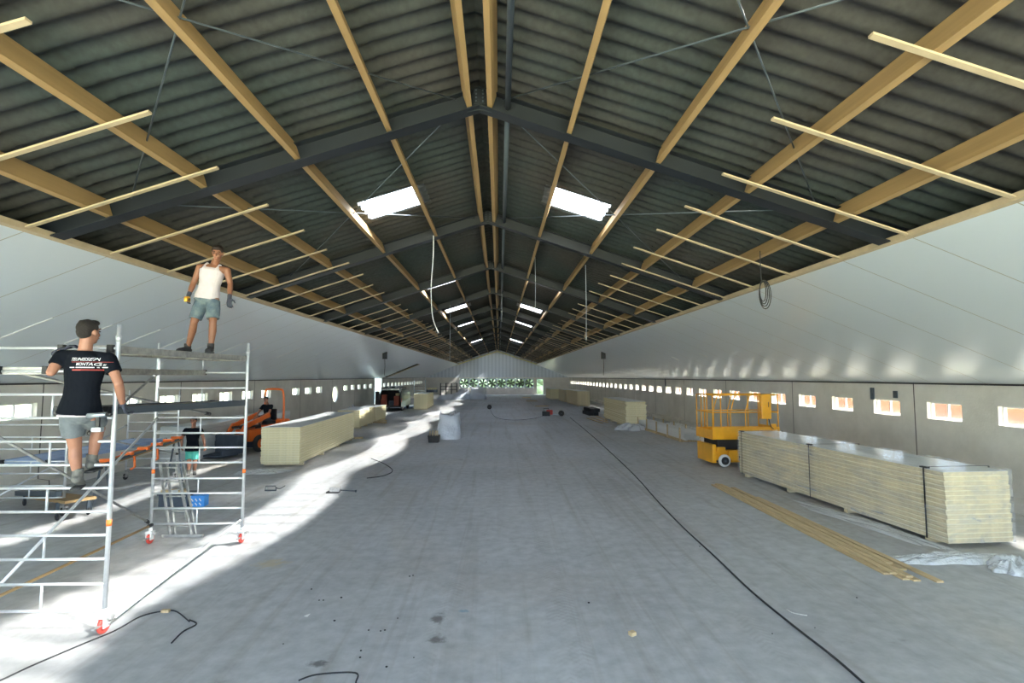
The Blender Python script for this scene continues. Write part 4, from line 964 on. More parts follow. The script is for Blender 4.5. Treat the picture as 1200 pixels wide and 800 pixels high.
for sx_ in (-1, 1):
    d_ = empty_d = MB(); X = Matrix.Translation((sx_*(VW-0.03), 0, 0)) @ Matrix.Rotation(sx_*R(8), 4, 'Z')
    d_.bbox(-0.03, 0.03, -0.85, 0.0, 0.45, 1.65, 0.02, X=X); dd = d_.build('rear_door', M['vaninside'], vn)
    q = MB(); q.bbox(-0.035, 0.035, -0.75, -0.12, 1.1, 1.5, 0.01, X=X); q.build('door_window', M['vaninside'], dd)
    q = MB(); q.bbox(sx_*VW-0.09, sx_*VW+0.03, -0.03, 0.02, 0.75, 1.1, 0.01); q.build('tail_lamp', M['red'], vn)
    for yy_ in (0.8, 3.8):
        q = MB(); q.torus((sx_*(VW-0.1), yy_, 0.33), 0.23, 0.10, 'x', 24, 8); q.build('wheel', M['rubber'], vn)
mb = MB(); mb.bbox(-VW, VW, -0.12, 0.02, 0.32, 0.46, 0.02); mb.build('bumper', M['black'], vn)
mb = MB()
for sx_ in (-1, 1): mb.cyl((sx_*0.75, 0.1, 1.88), (sx_*0.75, 3.2, 1.88), 0.025, 8)
for yy_ in (0.2, 1.2, 2.2, 3.1): mb.cyl((-0.8, yy_, 1.9), (0.8, yy_, 1.9), 0.022, 8); mb.cyl((-0.75, yy_, 1.72), (-0.75, yy_, 1.9), 0.02, 6); mb.cyl((0.75, yy_, 1.72), (0.75, yy_, 1.9), 0.02, 6)
mb.build('roof_rack', M['strut'], vn)
ca, sa = math.cos(R(1)), math.sin(R(1))
def in_van(o, x, y, z): o.location = (vp.x+x*ca-y*sa, vp.y+x*sa+y*ca, z); o.rotation_euler = (0, 0, R(1))
for i, (x_, y_, z_, w_, h_, mm, lb) in enumerate(((-0.62, 0.35, 0.44, 0.42, 0.55, 'rust', 'red-brown crate at the lower left inside the van'), (-0.6, 0.4, 1.0, 0.36, 0.35, 'rust', 'red-brown box above the crate inside the van'),
        (0.45, 0.3, 0.44, 0.4, 0.8, 'rust', 'tall red-brown box at the right inside the van'), (0.0, 0.5, 0.44, 0.4, 0.4, 'darkblue', 'dark toolbox in the middle of the van'), (0.5, 0.35, 1.26, 0.25, 0.2, 'cardboard', 'small cardboard box high in the van'))):
    mb = MB(); mb.bbox(-w_/2, w_/2, 0, 0.5, 0, h_, 0.015); mb.bbox(-w_/2-0.01, w_/2+0.01, -0.01, 0.51, h_*0.85, h_*0.9, 0.003); o = mb.build('storage_box', M[mm]); in_van(o, x_, y_, z_); tag(o, lb, 'box')
for i in range(4):
    mb = MB(); mb.cyl((0, 0, 0), (0, 3.2, 0), 0.05, 12); o = mb.build('roof_pipe', M['galv'] if i % 2 else M['vandark']); in_van(o, -0.45+0.3*i, 0, 1.975); tag(o, 'pipe on the van roof rack, %s from the left' % od(i+1), 'pipe', 'pipes on the van roof')
mb = MB(); mb.bbox(0, 0.7, 0, 2.2, 0, 0.12, 0.02); o = mb.build('blue_sheet_pack', M['bluegrey']); p = pl(474, 478.5); o.location = (p.x, p.y, 0); tag(o, 'flat blue-grey pack on the floor right of the van', 'pack')

# ------------------------------------------------------------------ far bits
def rack(px, py, w_, h_, label):
    p = pl(px, py); t_ = empty('steel_rack', label, 'rack', (p.x, p.y, 0))
    for xx in (-w_/2, -w_/6, w_/6, w_/2):
        for yy_ in (0, 0.8): mb = MB(); mb.bbox(xx-0.04, xx+0.04, yy_-0.04, yy_+0.04, 0, h_, 0.005); mb.build('post', M['steel'], t_)
    for zz in (h_*0.45, h_*0.72, h_-0.04):
        mb = MB(); mb.bbox(-w_/2, w_/2, -0.04, 0.84, zz-0.03, zz+0.03, 0.005); mb.build('shelf', M['steel'], t_)
rack(525.5, 463, 2.5, 1.85, 'dark steel rack behind the white bags at the far left')
t_ = empty('shelving_trolley', 'grey ladder-like trolley by the left wall beyond the van', 'trolley', (pl(495, 472).x-0.3, pl(495, 472).y, 0))
for xx in (-0.6, 0.6):
    mb = MB(); mb.bbox(xx-0.04, xx+0.04, -0.04, 0.04, 0, 2.5, 0.005); mb.build('post', M['galv'], t_)
for k in range(5):
    mb = MB(); mb.bbox(-0.56, 0.56, -0.2, 0.2, 0.4+0.45*k, 0.44+0.45*k, 0.005); mb.build('shelf', M['steel'] if k % 2 else M['galv'], t_)
# a crate with yellow lumps on it, on stack right of van
mb = MB(); mb.bbox(-0.5, 0.5, -0.3, 0.3, 0, 0.25, 0.02); o = mb.build('tool_crate', M['darkblue']); p = pl(500.5, 480); o.location = (p.x-0.15, p.y+4.2, 0.09+16*0.08+0.002); tag(o, 'dark crate on top of the square-ended stack', 'crate')
for k in range(4):
    mb = MB(); mb.ball((0, 0, 0.09), 0.14, 0.13, 0.10, 10); o2 = mb.build('yellow_bundle', M['foam']); o2.location = (o.location.x-0.33+0.22*k, o.location.y, o.location.z+0.24); tag(o2, 'pale yellow lump in the crate on the square-ended stack, %s from left' % od(k+1), 'bundle', 'pale yellow lumps in the dark crate')
# cable reel / wheel
def reel(px, py, r_, label, m='rubber'):
    p = pl(px, py); t_ = empty('cable_reel', label, 'reel', (p.x, p.y, 0))
    mb = MB(); mb.cyl((0, 0, r_), (0, 0.03, r_), r_, 24); mb.cyl((0, 0.2, r_), (0, 0.23, r_), r_, 24); mb.build('flange', M[m], t_)
    mb = MB(); mb.cyl((0, 0.03, r_), (0, 0.2, r_), r_*0.7, 24); mb.build('cable_windings', M['black'], t_)
    mb = MB(); mb.cyl((0, -0.02, r_), (0, 0.26, r_), r_*0.2, 12); mb.build('hub', M['strut'], t_)
reel(573.5, 479.5, 0.20, 'small black reel standing alone on the far floor')
reel(658, 487.5, 0.20, 'black reel right of the red machine')
p = pl(643, 487.5); t_ = empty('red_machine', 'red and black petrol machine lying on the floor at centre right', 'machine', (p.x, p.y, 0))
mb = MB(); mb.bbox(-0.45, 0.1, 0, 0.35, 0.0, 0.34, 0.03); mb.build('engine', M['black'], t_)
mb = MB(); mb.bbox(-0.15, 0.3, 0.02, 0.33, 0.10, 0.44, 0.06); mb.build('cowling', M['red'], t_)
mb = MB(); mb.bar((0.2, 0.1, 0.12), (0.8, 0.1, 0.08), 0.05, 0.05); mb.build('shaft', M['galv'], t_)
mb = MB(); mb.tube([(-0.3, 0.2, 0.3), (-0.35, 0.2, 0.55), (0.0, 0.2, 0.55), (0.05, 0.2, 0.35)], 0.018, 6); mb.build('handle', M['black'], t_)
p = pl(690, 487)
for i in range(4):
    mb = MB(); mb.bbox(0, 0.36, 0, 2.2, 0, 0.26, 0.03); o = mb.build('black_bundle', M['rubber']); o.location = (p.x+0.37*(i % 2)+(0.1 if i > 1 else 0), p.y, 0.265*(i//2)); o.rotation_euler = (0, 0, R(3)); tag(o, 'black wrapped bundle left of the yellow right stack, %s' % ('lower left', 'lower right', 'upper left', 'upper right')[i], 'bundle', 'black bundles on the right floor')
# scrap of flattened boards near far right
for i, (px, py) in enumerate(((617, 466), (623, 470), (635, 476))):
    p = pl(px, py); mb = MB(); mb.bbox(-0.6, 0.6, -0.3, 0.3, 0, 0.06, 0.01); o = mb.build('loose_board', M['plank']); o.location = (p.x, p.y, 0); o.rotation_euler = (0, 0, 0.3*i); tag(o, 'loose board on the far floor, %s' % ('furthest', 'middle one', 'nearest')[i], 'board')
# black crate with wooden handles beside big bag
p = pl(508, 518.5); t_ = empty('black_tub', 'black tub beside the white big bag', 'tub', (p.x, p.y+0.2, 0))
mb = MB(); w0, w1, h_ = 0.21, 0.25, 0.30
vs = [(-w0, -w0, 0), (w0, -w0, 0), (w0, w0, 0), (-w0, w0, 0), (-w1, -w1, h_), (w1, -w1, h_), (w1, w1, h_), (-w1, w1, h_), (-w1+0.02, -w1+0.02, h_), (w1-0.02, -w1+0.02, h_), (w1-0.02, w1-0.02, h_), (-w1+0.02, w1-0.02, h_), (-w0+0.02, -w0+0.02, 0.03), (w0-0.02, -w0+0.02, 0.03), (w0-0.02, w0-0.02, 0.03), (-w0+0.02, w0-0.02, 0.03)]
fs = [(3,2,1,0)]
for i in range(4):
    j = (i+1) % 4; fs += [(i, j, 4+j, 4+i), (4+i, 4+j, 8+j, 8+i), (8+i, 8+j, 12+j, 12+i)]
fs.append((12, 13, 14, 15)); mb.add(vs, fs); mb.build('tub_body', M['black'], t_)
for i in range(6):
    mb = MB(); xx = -0.17+0.068*i; mb.bar((xx, random.uniform(-0.08, 0.05), 0.04), (xx+random.uniform(-0.05, 0.05), random.uniform(-0.08, 0.05), random.uniform(0.48, 0.58)), 0.05, 0.03)
    o = mb.build('wooden_peg', M['lath']); o.location = (p.x, p.y+0.2, 0); tag(o, 'wooden stick standing in the black tub, %s from the left' % od(i+1), 'stick', 'wooden sticks in the black tub')
# tools on the sunlit floor
p = pl(392, 577); t_ = empty('floor_tool', 'small grey tool with a long handle on the sunlit floor', 'tool', (p.x, p.y, 0))
mb = MB(); mb.bbox(-0.10, 0.14, -0.08, 0.08, 0.03, 0.15, 0.015); mb.build('tool_body', M['aludark'], t_)
mb = MB(); mb.bbox(-0.18, 0.12, -0.09, 0.09, 0.0, 0.03, 0.005); mb.build('base_plate', M['black'], t_)
mb = MB(); mb.cyl((0.14, 0, 0.06), (0.52, 0.02, 0.03), 0.014, 8); mb.cyl((0.50, 0.02, 0.03), (0.53, 0.02, 0.03), 0.03, 10); mb.build('handle', M['strut'], t_)
p = pl(318, 575); t_ = empty('floor_tool', 'small dark tool on the shaded floor near the scaffold', 'tool', (p.x, p.y, 0))
mb = MB(); mb.tube([(-0.16, 0, 0.01), (-0.14, 0, 0.12), (0.1, 0, 0.12), (0.12, 0, 0.01)], 0.012, 6); mb.bbox(-0.16, 0.12, -0.03, 0.03, 0.0, 0.03, 0.005); mb.build('tool_frame', M['strut'], t_)
mb = MB(); mb.tube(bez([(0.1, 0, 0.08), (0.2, 0.02, 0.05), (0.32, 0.05, 0.12)]), 0.010, 6); mb.build('lead', M['rubber'], t_)

# ------------------------------------------------------------------ scaffold towers
def caster(parent, x, y, red=True, r_=0.092):
    mb = MB(); mb.torus((x, y, r_), r_-0.022, 0.022, 'x', 22, 8); mb.cyl((x-0.018, y, r_), (x+0.018, y, r_), r_-0.025, 18); w_ = mb.build('caster_wheel', M['red' if red else 'rubber'], parent)
    mb = MB(); mb.bbox(x-0.045, x-0.03, y-0.06, y+0.03, r_-0.02, 0.2, 0.003); mb.bbox(x+0.03, x+0.045, y-0.06, y+0.03, r_-0.02, 0.2, 0.003); mb.bbox(x-0.055, x+0.055, y-0.06, y+0.05, 0.175, 0.215, 0.008); mb.cyl((x, y, 0.2), (x, y, 0.27), 0.03, 12)
    mb.build('caster_fork', M['white' if red else 'aludark'], parent)
    mb = MB(); mb.bbox(x-0.02, x+0.02, y-0.16, y-0.04, 0.10, 0.12, 0.004); mb.bbox(x+0.05, x+0.10, y-0.03, y+0.03, 0.16, 0.20, 0.006); mb.build('brake_pedal', M['aludark'], parent)
def frame(parent, x0, x1, y, z0, z1, rungs, verts=True, r=0.025, red=True, tape=None):
    for x in (x0, x1):
        mb = MB(); mb.tube([(x, y, z0), (x, y, z1-0.14), (x, y, z1-0.13), (x, y, z1)], [r, r, r*0.82, r*0.78], 14); p_ = mb.build('post', M['alu'], parent)
        mb = MB(); mb.cyl((x, y, z1-0.2), (x, y, z1-0.13), r*1.2, 14); mb.build('collar', M['alu'], p_)
        if tape:
            mb = MB(); mb.cyl((x, y, tape-0.035), (x, y, tape+0.035), r+0.0025, 14); mb.build('orange_band', M['orangetape'], p_)
        caster(parent, x, y, red)
    for i, z in enumerate(rungs):
        mb = MB(); mb.cyl((x0+r*0.5, y, z), (x1-r*0.5, y, z), 0.016 if r < 0.03 else 0.02, 10); mb.build('rung', M['alu'], parent)
        if verts and i+1 < len(rungs) and i % 2 == 0:
            mb = MB(); xm = (x0+x1)/2; mb.cyl((xm, y, z), (xm, y, rungs[i+1]), 0.013, 8); mb.build('spacer_tube', M['alu'], parent)
def brace(parent, a, b_, m='alu', r=0.019, hooks=True):
    mb = MB(); mb.cyl(a, b_, r, 10); p_ = mb.build('brace', M[m], parent)
    if hooks:
        d = (Vector(b_)-Vector(a)).normalized()
        for q, s_ in ((Vector(a), 1), (Vector(b_), -1)):
            mb = MB(); mb.cyl(q, q+d*0.10*s_, r*1.5, 10); mb.build('brace_claw', M['black' if m != 'alu' else 'aludark'], p_)
def platform(parent, x0, x1, y0, y1, z, za=None, top='ply', side='aludark'):
    za = z if za is None else za
    L2 = math.hypot(y1-y0, za-z); X = Matrix.Translation((0, y0, z)) @ Matrix.Rotation(math.atan2(za-z, y1-y0), 4, 'X')
    mb = MB(); mb.bbox(x0+0.03, x1-0.03, 0.03, L2-0.03, -0.02, 0.0, 0.003, X=X); d_ = mb.build('platform_deck', M[top], parent)
    mb = MB()
    for (a0, a1, b0, b1) in ((x0, x0+0.035, 0, L2), (x1-0.035, x1, 0, L2), (x0, x1, 0, 0.04), (x0, x1, L2-0.04, L2)): mb.bbox(a0, a1, b0, b1, -0.075, 0.012, 0.004, X=X)
    for k in range(1, 4): mb.bbox(x0, x1, L2*k/4-0.02, L2*k/4+0.02, -0.07, -0.02, 0.004, X=X)
    mb.build('platform_frame', M[side], d_)
    for xx in (x0+0.04, x1-0.04):
        for yy_ in (-0.05, L2-0.01):
            mb = MB(); mb.bbox(xx-0.03, xx+0.03, yy_, yy_+0.06, -0.07, 0.02, 0.006, X=X); mb.build('hook', M['black'], d_)

def zat(px, py, y): return ony(px, py, y).z
NY = pl(121, 742).y; NXR = pl(121, 742).x; FY = pl(283, 636).y; FXR = pl(283, 636).x
NXL = NXR-1.40; FXL = pl(177.5, 636).x
T1 = empty('scaffold_tower', 'near aluminium rolling scaffold tower carrying two workers', 'scaffold', (0, 0, 0))
nr_z = sorted(zat(128, v, NY) for v in (715, 683.7, 654.6, 626.7, 599, 571.5, 544.5, 517, 489.5, 462))
ru_n = nr_z+[nr_z[-1]+0.265*k for k in (1, 2)]
topz = zat(142, 380, NY)
frame(T1, NXL, NXR, NY, 0.24, topz, ru_n, tape=zat(131, 612, NY))
fz_ = [zat(280, v, FY) for v in (613, 595, 577.4, 560, 541.5, 524, 507, 489, 472, 454.5, 436.5, 419)]
frame(T1, FXL, FXR, FY, 0.24, zat(291, 402, FY), fz_, tape=zat(186, 552, FY))
PZ1 = zat(285, 418, FY)
platform(T1, NXR-0.66, NXR-0.03, NY, FY, PZ1)
platform(T1, NXL+0.04, NXL+0.66, NY, FY, zat(237, 434.5, FY), top='ply')
platform(T1, NXR-0.66, NXR-0.03, NY, FY, zat(147, 478, NY), zat(284, 470, FY), top='ply', side='strut')
brace(T1, (NXR+0.03, NY, zat(111, 731, NY)), (FXR-0.03, FY, zat(277, 609, FY)))
brace(T1, (FXL-0.03, FY, zat(190, 612, FY)), (NXL-0.03, NY, 2.25), 'aludark')
brace(T1, (FXL+0.03, FY, zat(192, 490, FY)), (NXL+0.03, NY, 0.30))
brace(T1, (FXL+0.04, FY-0.03, zat(180, 614, FY)), (NXL+0.04, NY+0.03, 0.32), 'timber')
brace(T1, (FXL, FY-0.04, zat(186, 438, FY)), (NXR-0.3, NY+0.04, 2.2), 'aludark')
brace(T1, (NXL, NY+0.04, 2.95), (FXR-0.6, FY-0.04, 2.2), 'aludark')
# second tower behind, at the left wall
B0 = 10.95; T2 = empty('scaffold_tower', 'lower scaffold tower standing behind the near one by the left wall', 'scaffold', (0, 0, 0))
bxr = ony(77, 550, B0).x; bxl = bxr-1.42
frame(T2, bxl, bxr, B0, 0.24, zat(75, 492, B0), [zat(60, v, B0) for v in (583, 569, 554.5, 540.5, 526, 512, 497.5)], red=False)
B1 = pl(150, 562).y; b1l = ony(148, 540, B1).x; b1r = ony(207, 540, B1).x
frame(T2, b1l, b1r, B1, 0.24, zat(206, 457, B1), [zat(160, v, B1) for v in (548, 537, 526.5, 516, 505, 494.5, 484, 473)], red=False)
platform(T2, b1l+0.08, b1r-0.3, B0, B1, 1.12, top='bluegrey', side='bluegrey')
brace(T2, (bxl, B0, 0.35), (bxl, B1, 1.5)); brace(T2, (bxr, B0, 1.7), (bxr, B1, 0.7), 'aludark')
# orange trestle plank
A_ = ony(118, 545, 11.3); B_ = ony(209, 515, 13.7)
T3 = empty('work_trestle', 'long yellow board with orange clamps behind the scaffold', 'trestle', (0, 0, 0))
mb = MB(); mb.bar(A_, B_, 0.16, 0.07); mb.build('board', M['timber'], T3)
d_ = (B_-A_); sd = Vector((d_.y, -d_.x, 0)).normalized()
for sg in (-1, 1):
    mb = MB(); mb.bar(A_+sd*0.09*sg+Vector((0, 0, 0.03)), B_+sd*0.09*sg+Vector((0, 0, 0.03)), 0.02, 0.05); mb.build('edge_rail', M['orange' if sg < 0 else 'strut'], T3)
for f in (0.06, 0.30, 0.5, 0.68, 0.85, 0.97):
    q = A_+d_*f
    mb = MB(); mb.bbox(q.x-0.12, q.x+0.12, q.y-0.05, q.y+0.05, q.z+0.03, q.z+0.10, 0.01); mb.build('clamp', M['orange'], T3)
for f in (0.32, 0.62):
    q = A_+d_*f; mb = MB(); mb.tube([(q.x+0.12, q.y, q.z), (q.x+0.14, q.y, q.z-0.25), (q.x+0.05, q.y, q.z-0.30)], 0.025, 8); mb.build('hook', M['orange'], T3)
for f in (0.03, 0.97):
    q = A_+d_*f
    for sg in (-1, 1):
        mb = MB(); mb.bar((q.x+sg*0.05, q.y, q.z-0.03), (q.x+sg*0.22, q.y, 0.01), 0.03, 0.03); mb.build('leg', M['strut'], T3)
# step ladder standing in the far frame
lq = pl(214, 629); T4 = empty('step_ladder', 'worn aluminium ladder leaning inside the far scaffold frame', 'ladder', (0, 0, 0))
lt = ony(199, 541, lq.y+0.35)
mb = MB(); mb.bbox(lq.x-0.36, lq.x+0.36, lq.y-0.03, lq.y+0.03, 0, 0.05, 0.008); mb.build('foot_bar', M['aludark'], T4)
for k, (xo, yo) in enumerate(((-0.22, 0), (-0.15, 0.10), (0.14, 0), (0.21, 0.10))):
    mb = MB(); mb.bar((lq.x+xo, lq.y+yo*0.3, 0.03), (lt.x+xo*0.85, lt.y+yo, lt.z), 0.028, 0.06); mb.build('stile', M['aludark'], T4)
for k in range(5):
    f = 0.12+0.2*k; mb = MB(); c_ = Vector((lq.x, lq.y, 0.03)).lerp(Vector((lt.x, lt.y, lt.z)), f); mb.cyl((c_.x-0.2, c_.y, c_.z), (c_.x+0.17, c_.y, c_.z), 0.014, 8); mb.build('step', M['aludark'], T4)
# blue box, dark crate with wood on the floor behind
p = pl(231, 594); t_ = empty('blue_bin', 'blue and white plastic bin on the floor behind the scaffold', 'bin', (p.x, p.y, 0), R(8))
mb = MB(); mb.bbox(-0.18, 0.18, 0, 0.3, 0, 0.26, 0.02); mb.build('bin_body', M['blue'], t_)
mb = MB(); mb.bbox(-0.19, 0.19, -0.01, 0.31, 0.25, 0.27, 0.005); mb.build('rim', M['blue'], t_)
for k in range(6):
    mb = MB(); X = Matrix.Translation((-0.13+0.1*(k % 3), -0.003, 0.07+0.1*(k//3))) @ Matrix.Rotation(0.9, 4, 'Y'); mb.bbox(-0.04, 0.04, -0.002, 0.002, -0.012, 0.012, 0.001, X=X); mb.build('white_mark', M['white'], t_)
t_.scale = (0.8, 0.8, 0.9)
p = pl(200, 594); mb = MB(); mb.bbox(-0.28, 0.36, 0, 0.36, 0, 0.28, 0.02); mb.bbox(-0.30, 0.38, -0.02, 0.38, 0.25, 0.275, 0.006); o = mb.build('dark_crate', M['darkblue']); o.location = p; tag(o, 'dark crate on the floor behind the ladder', 'crate')
for k in range(5):
    mb = MB(); mb.bbox(-0.09, 0.09, -0.04, 0.04, 0, 0.07, 0.006); o = mb.build('wood_block', M['plank' if k != 2 else 'white']); o.location = (p.x-0.18+0.11*k, p.y+0.1+0.05*(k % 2), 0.281); o.rotation_euler = (0, 0, 0.5*k); tag(o, 'block lying on the dark crate behind the ladder, %s from the left' % od(k+1), 'block', 'blocks on the dark crate')
# equipment in the shadow at far left: dark beam cart on floor
p = pl(40, 600); t_ = empty('beam_cart', 'low cart with dark and yellow beams on the floor at far left', 'cart', (p.x, p.y, 0), R(-35))
mb = MB(); mb.bar((-1.2, 0, 0.25), (1.4, 0, 0.55), 0.10, 0.10); mb.build('beam', M['strut'], t_)
mb = MB(); mb.bar((-1.0, 0.3, 0.18), (1.6, 0.3, 0.40), 0.5, 0.05); mb.build('bed', M['timber'], t_)
for xx in (-0.9, 1.2):
    for yy_ in (0.05, 0.55):
        mb = MB(); mb.torus((xx, yy_, 0.08), 0.06, 0.022, 'y', 18, 6); mb.cyl((xx, yy_-0.02, 0.08), (xx, yy_+0.02, 0.08), 0.05, 12); mb.build('wheel', M['rubber'], t_)
        mb = MB(); mb.bar((xx, yy_, 0.1), (xx, yy_, 0.35 if xx > 0 else 0.22), 0.05, 0.05); mb.build('leg', M['strut'], t_)
# crumbs of dirt on the near floor
rg = random.Random(11); mb = MB()
for px, py in ((374, 703), (379, 703), (392, 727), (432, 738), (446, 739), (451, 738), (332, 754), (423, 762), (422, 770), (453, 781), (485, 770), (466, 724), (641, 586), (480, 675), (484, 674), (570, 658), (690, 706), (400, 700), (365, 690), (820, 640), (905, 742), (955, 735), (1004, 700), (610, 600)):
    q = onz(px, py, 0.004); s_ = rg.uniform(0.007, 0.016); mb.ball((q.x, q.y, s_*0.4), s_, s_*0.8, s_*0.5, 8)
tag(mb.build('dirt_crumbs', M['rubber']), 'dark dirt crumbs scattered over the near floor', 'dirt', kind='stuff')

# ------------------------------------------------------------------ people
def cap(mb, a, b_, ra, rb, n=14):
    a = Vector(a); b_ = Vector(b_); d = b_-a; L = d.length
    if L < 1e-5: d = Vector((0, 0, 1)); L = 1e-5
    dn = d.normalized(); pts = []; rs = []
    for k in range(4): t_ = math.pi/2*(k+0.35)/4; pts.append(a-dn*ra*math.cos(t_)); rs.append(ra*math.sin(t_))
    for k in range(5): f = k/4; pts.append(a+d*f); rs.append(ra+(rb-ra)*f)
    for k in range(3, -1, -1): t_ = math.pi/2*(k+0.35)/4; pts.append(b_+dn*rb*math.cos(t_)); rs.append(rb*math.sin(t_))
    mb.tube(pts, rs, n)
def flatcap(mb, a, b_, ra, rb, n=16): mb.tube([a, Vector(a).lerp(Vector(b_), 0.5), b_], [ra, (ra+rb)/2, rb], n)
def rings(mb, R_, xd, n=20, close=True):
    """R_: (centre, half width, half depth[, forward dir]); xd: body's right-left axis"""
    vs = []
    for (c, rx, ry, fw) in R_:
        for k in range(n):
            a = 2*math.pi*k/n; ca_, sa_ = math.cos(a), math.sin(a); e = 0.85
            vs.append(Vector(c)+xd*(rx*math.copysign(abs(ca_)**e, ca_))+fw*(ry*math.copysign(abs(sa_)**e, sa_)))
    m_ = len(R_); fs = [(i*n+k, i*n+(k+1) % n, (i+1)*n+(k+1) % n, (i+1)*n+k) for i in range(m_-1) for k in range(n)]
    fs += [tuple(range(n))[::-1], tuple(range((m_-1)*n, m_*n))]
    mb.add(vs, fs, 0, True)
def solid(mb, name, m_, parent, vox=0.009, smooth=3):
    o = mb.build(name, m_, None, fix=True)
    rm = o.modifiers.new('r', 'REMESH'); rm.mode = 'VOXEL'; rm.voxel_size = vox; rm.use_smooth_shade = True
    sm_ = o.modifiers.new('s', 'SMOOTH'); sm_.factor = 0.5; sm_.iterations = smooth
    dg = bpy.context.evaluated_depsgraph_get(); me = bpy.data.meshes.new_from_object(o.evaluated_get(dg)); me.name = name
    o.modifiers.clear(); o.data = me
    if not me.materials: me.materials.append(m_)
    for p_ in me.polygons: p_.use_smooth = True
    if parent: o.parent = parent
    return o
def hand(mb, wr, dirn, palm, side, s=1.0, curl=0.5):
    """wr wrist, dirn along the hand, palm = direction the palm faces, side +1/-1 thumb side sign"""
    d = Vector(dirn).normalized(); p_ = Vector(palm); p_ = (p_-d*p_.dot(d)).normalized(); t_ = d.cross(p_)*side
    wr = Vector(wr); c0 = wr+d*0.02*s; 
    for k in range(4):
        q = (k-1.5)*0.019*s
        cap(mb, wr+t_*q*0.7, wr+d*0.085*s+t_*q, 0.014*s, 0.0125*s, 8)
        kn = wr+d*0.088*s+t_*q; L = (0.072, 0.082, 0.078, 0.060)[3-k]*s if False else (0.060, 0.076, 0.082, 0.074)[k]*s
        a1 = curl*0.7; a2 = curl*1.7
        k1 = kn+(d*math.cos(a1)+p_*math.sin(a1))*L*0.5+t_*0.004*(k-1.5)*s; k2 = k1+(d*math.cos(a2)+p_*math.sin(a2))*L*0.5
        cap(mb, kn, k1, 0.0098*s, 0.0088*s, 8); cap(mb, k1, k2, 0.0088*s, 0.0074*s, 8)
    th0 = wr+d*0.028*s+t_*0.030*s; th1 = th0+(d*0.6+t_*0.7+p_*0.25).normalized()*0.045*s; th2 = th1+(d*0.85+t_*0.2+p_*0.45).normalized()*0.034*s
    cap(mb, th0, th1, 0.0135*s, 0.0105*s, 8); cap(mb, th1, th2, 0.0105*s, 0.0085*s, 8)
def head(body, parent, c, fw, up, s, hairm, skinm, lookmats=True, beard=False):
    fw = Vector(fw).normalized(); up = Vector(up); up = (up-fw*up.dot(fw)).normalized(); rt = fw.cross(up)
    Rm = Matrix((rt, fw, up)).transposed().to_3x3(); c = Vector(c); P = lambda x, y, z: c+Rm @ (Vector((x, y, z))*s)
    q = Rm.to_3x3()
    body.ball(P(0, -0.012, 0.03), 0.076*s, 0.094*s, 0.092*s, 18, rot=q)
    body.ball(P(0, 0.022, -0.035), 0.058*s, 0.066*s, 0.080*s, 16, rot=q)
    body.ball(P(0, 0.052, -0.088), 0.030*s, 0.026*s, 0.022*s, 12, rot=q)
    cap(body, P(0, 0.088, 0.022), P(0, 0.104, -0.016), 0.009*s, 0.014*s, 8)       # nose
    cap(body, P(-0.032, 0.078, 0.040), P(0.032, 0.078, 0.040), 0.012*s, 0.012*s, 8)  # brow
    for sg in (-1, 1):
        body.ball(P(sg*0.078, -0.008, -0.002), 0.011*s, 0.020*s, 0.032*s, 10, rot=q)
        body.ball(P(sg*0.036, 0.062, -0.022), 0.022*s, 0.022*s, 0.020*s, 10, rot=q)
    cap(body, P(-0.018, 0.084, -0.052), P(0.018, 0.084, -0.052), 0.009*s, 0.009*s, 8)
    mb = MB()
    for sg in (-1, 1): mb.ball(P(sg*0.031, 0.085, 0.016), 0.012*s, 0.008*s, 0.007*s, 10, rot=q)
    mb.build('eye', M['eye'], parent)
    mb = MB(); mb.ball(P(0, 0.0935, -0.054), 0.022*s, 0.006*s, 0.006*s, 10, rot=q); mb.build('mouth', M['lip'], parent)
    mb = MB()
    for sg in (-1, 1): mb.tube([P(sg*0.014, 0.093, 0.043), P(sg*0.034, 0.090, 0.048), P(sg*0.052, 0.076, 0.041)], 0.0045*s, 6)
    mb.build('eyebrow', hairm, parent)
    # hair: full cap, open at the face
    h = MB()
    h.ball(P(0, -0.026, 0.052), 0.083*s, 0.092*s, 0.084*s, 20, rot=q)
    h.ball(P(0, -0.052, 0.01), 0.073*s, 0.062*s, 0.078*s, 16, rot=q)
    h.ball(P(0.0, 0.045, 0.100), 0.060*s, 0.048*s, 0.034*s, 14, rot=q)
    for sg in (-1, 1): h.ball(P(sg*0.062, 0.000, 0.056), 0.020*s, 0.046*s, 0.044*s, 10, rot=q)
    rg = random.Random(4)
    for k in range(26):
        a_ = rg.uniform(0, 6.28); r_ = rg.uniform(0.0, 0.065); h.ball(P(r_*math.cos(a_), -0.015+r_*math.sin(a_), 0.118+rg.uniform(-0.012, 0.012)-r_*0.25), 0.02*s, 0.02*s, 0.014*s, 8, rot=q)
    solid(h, 'hair', hairm, parent, 0.008*s, 2)
    return P

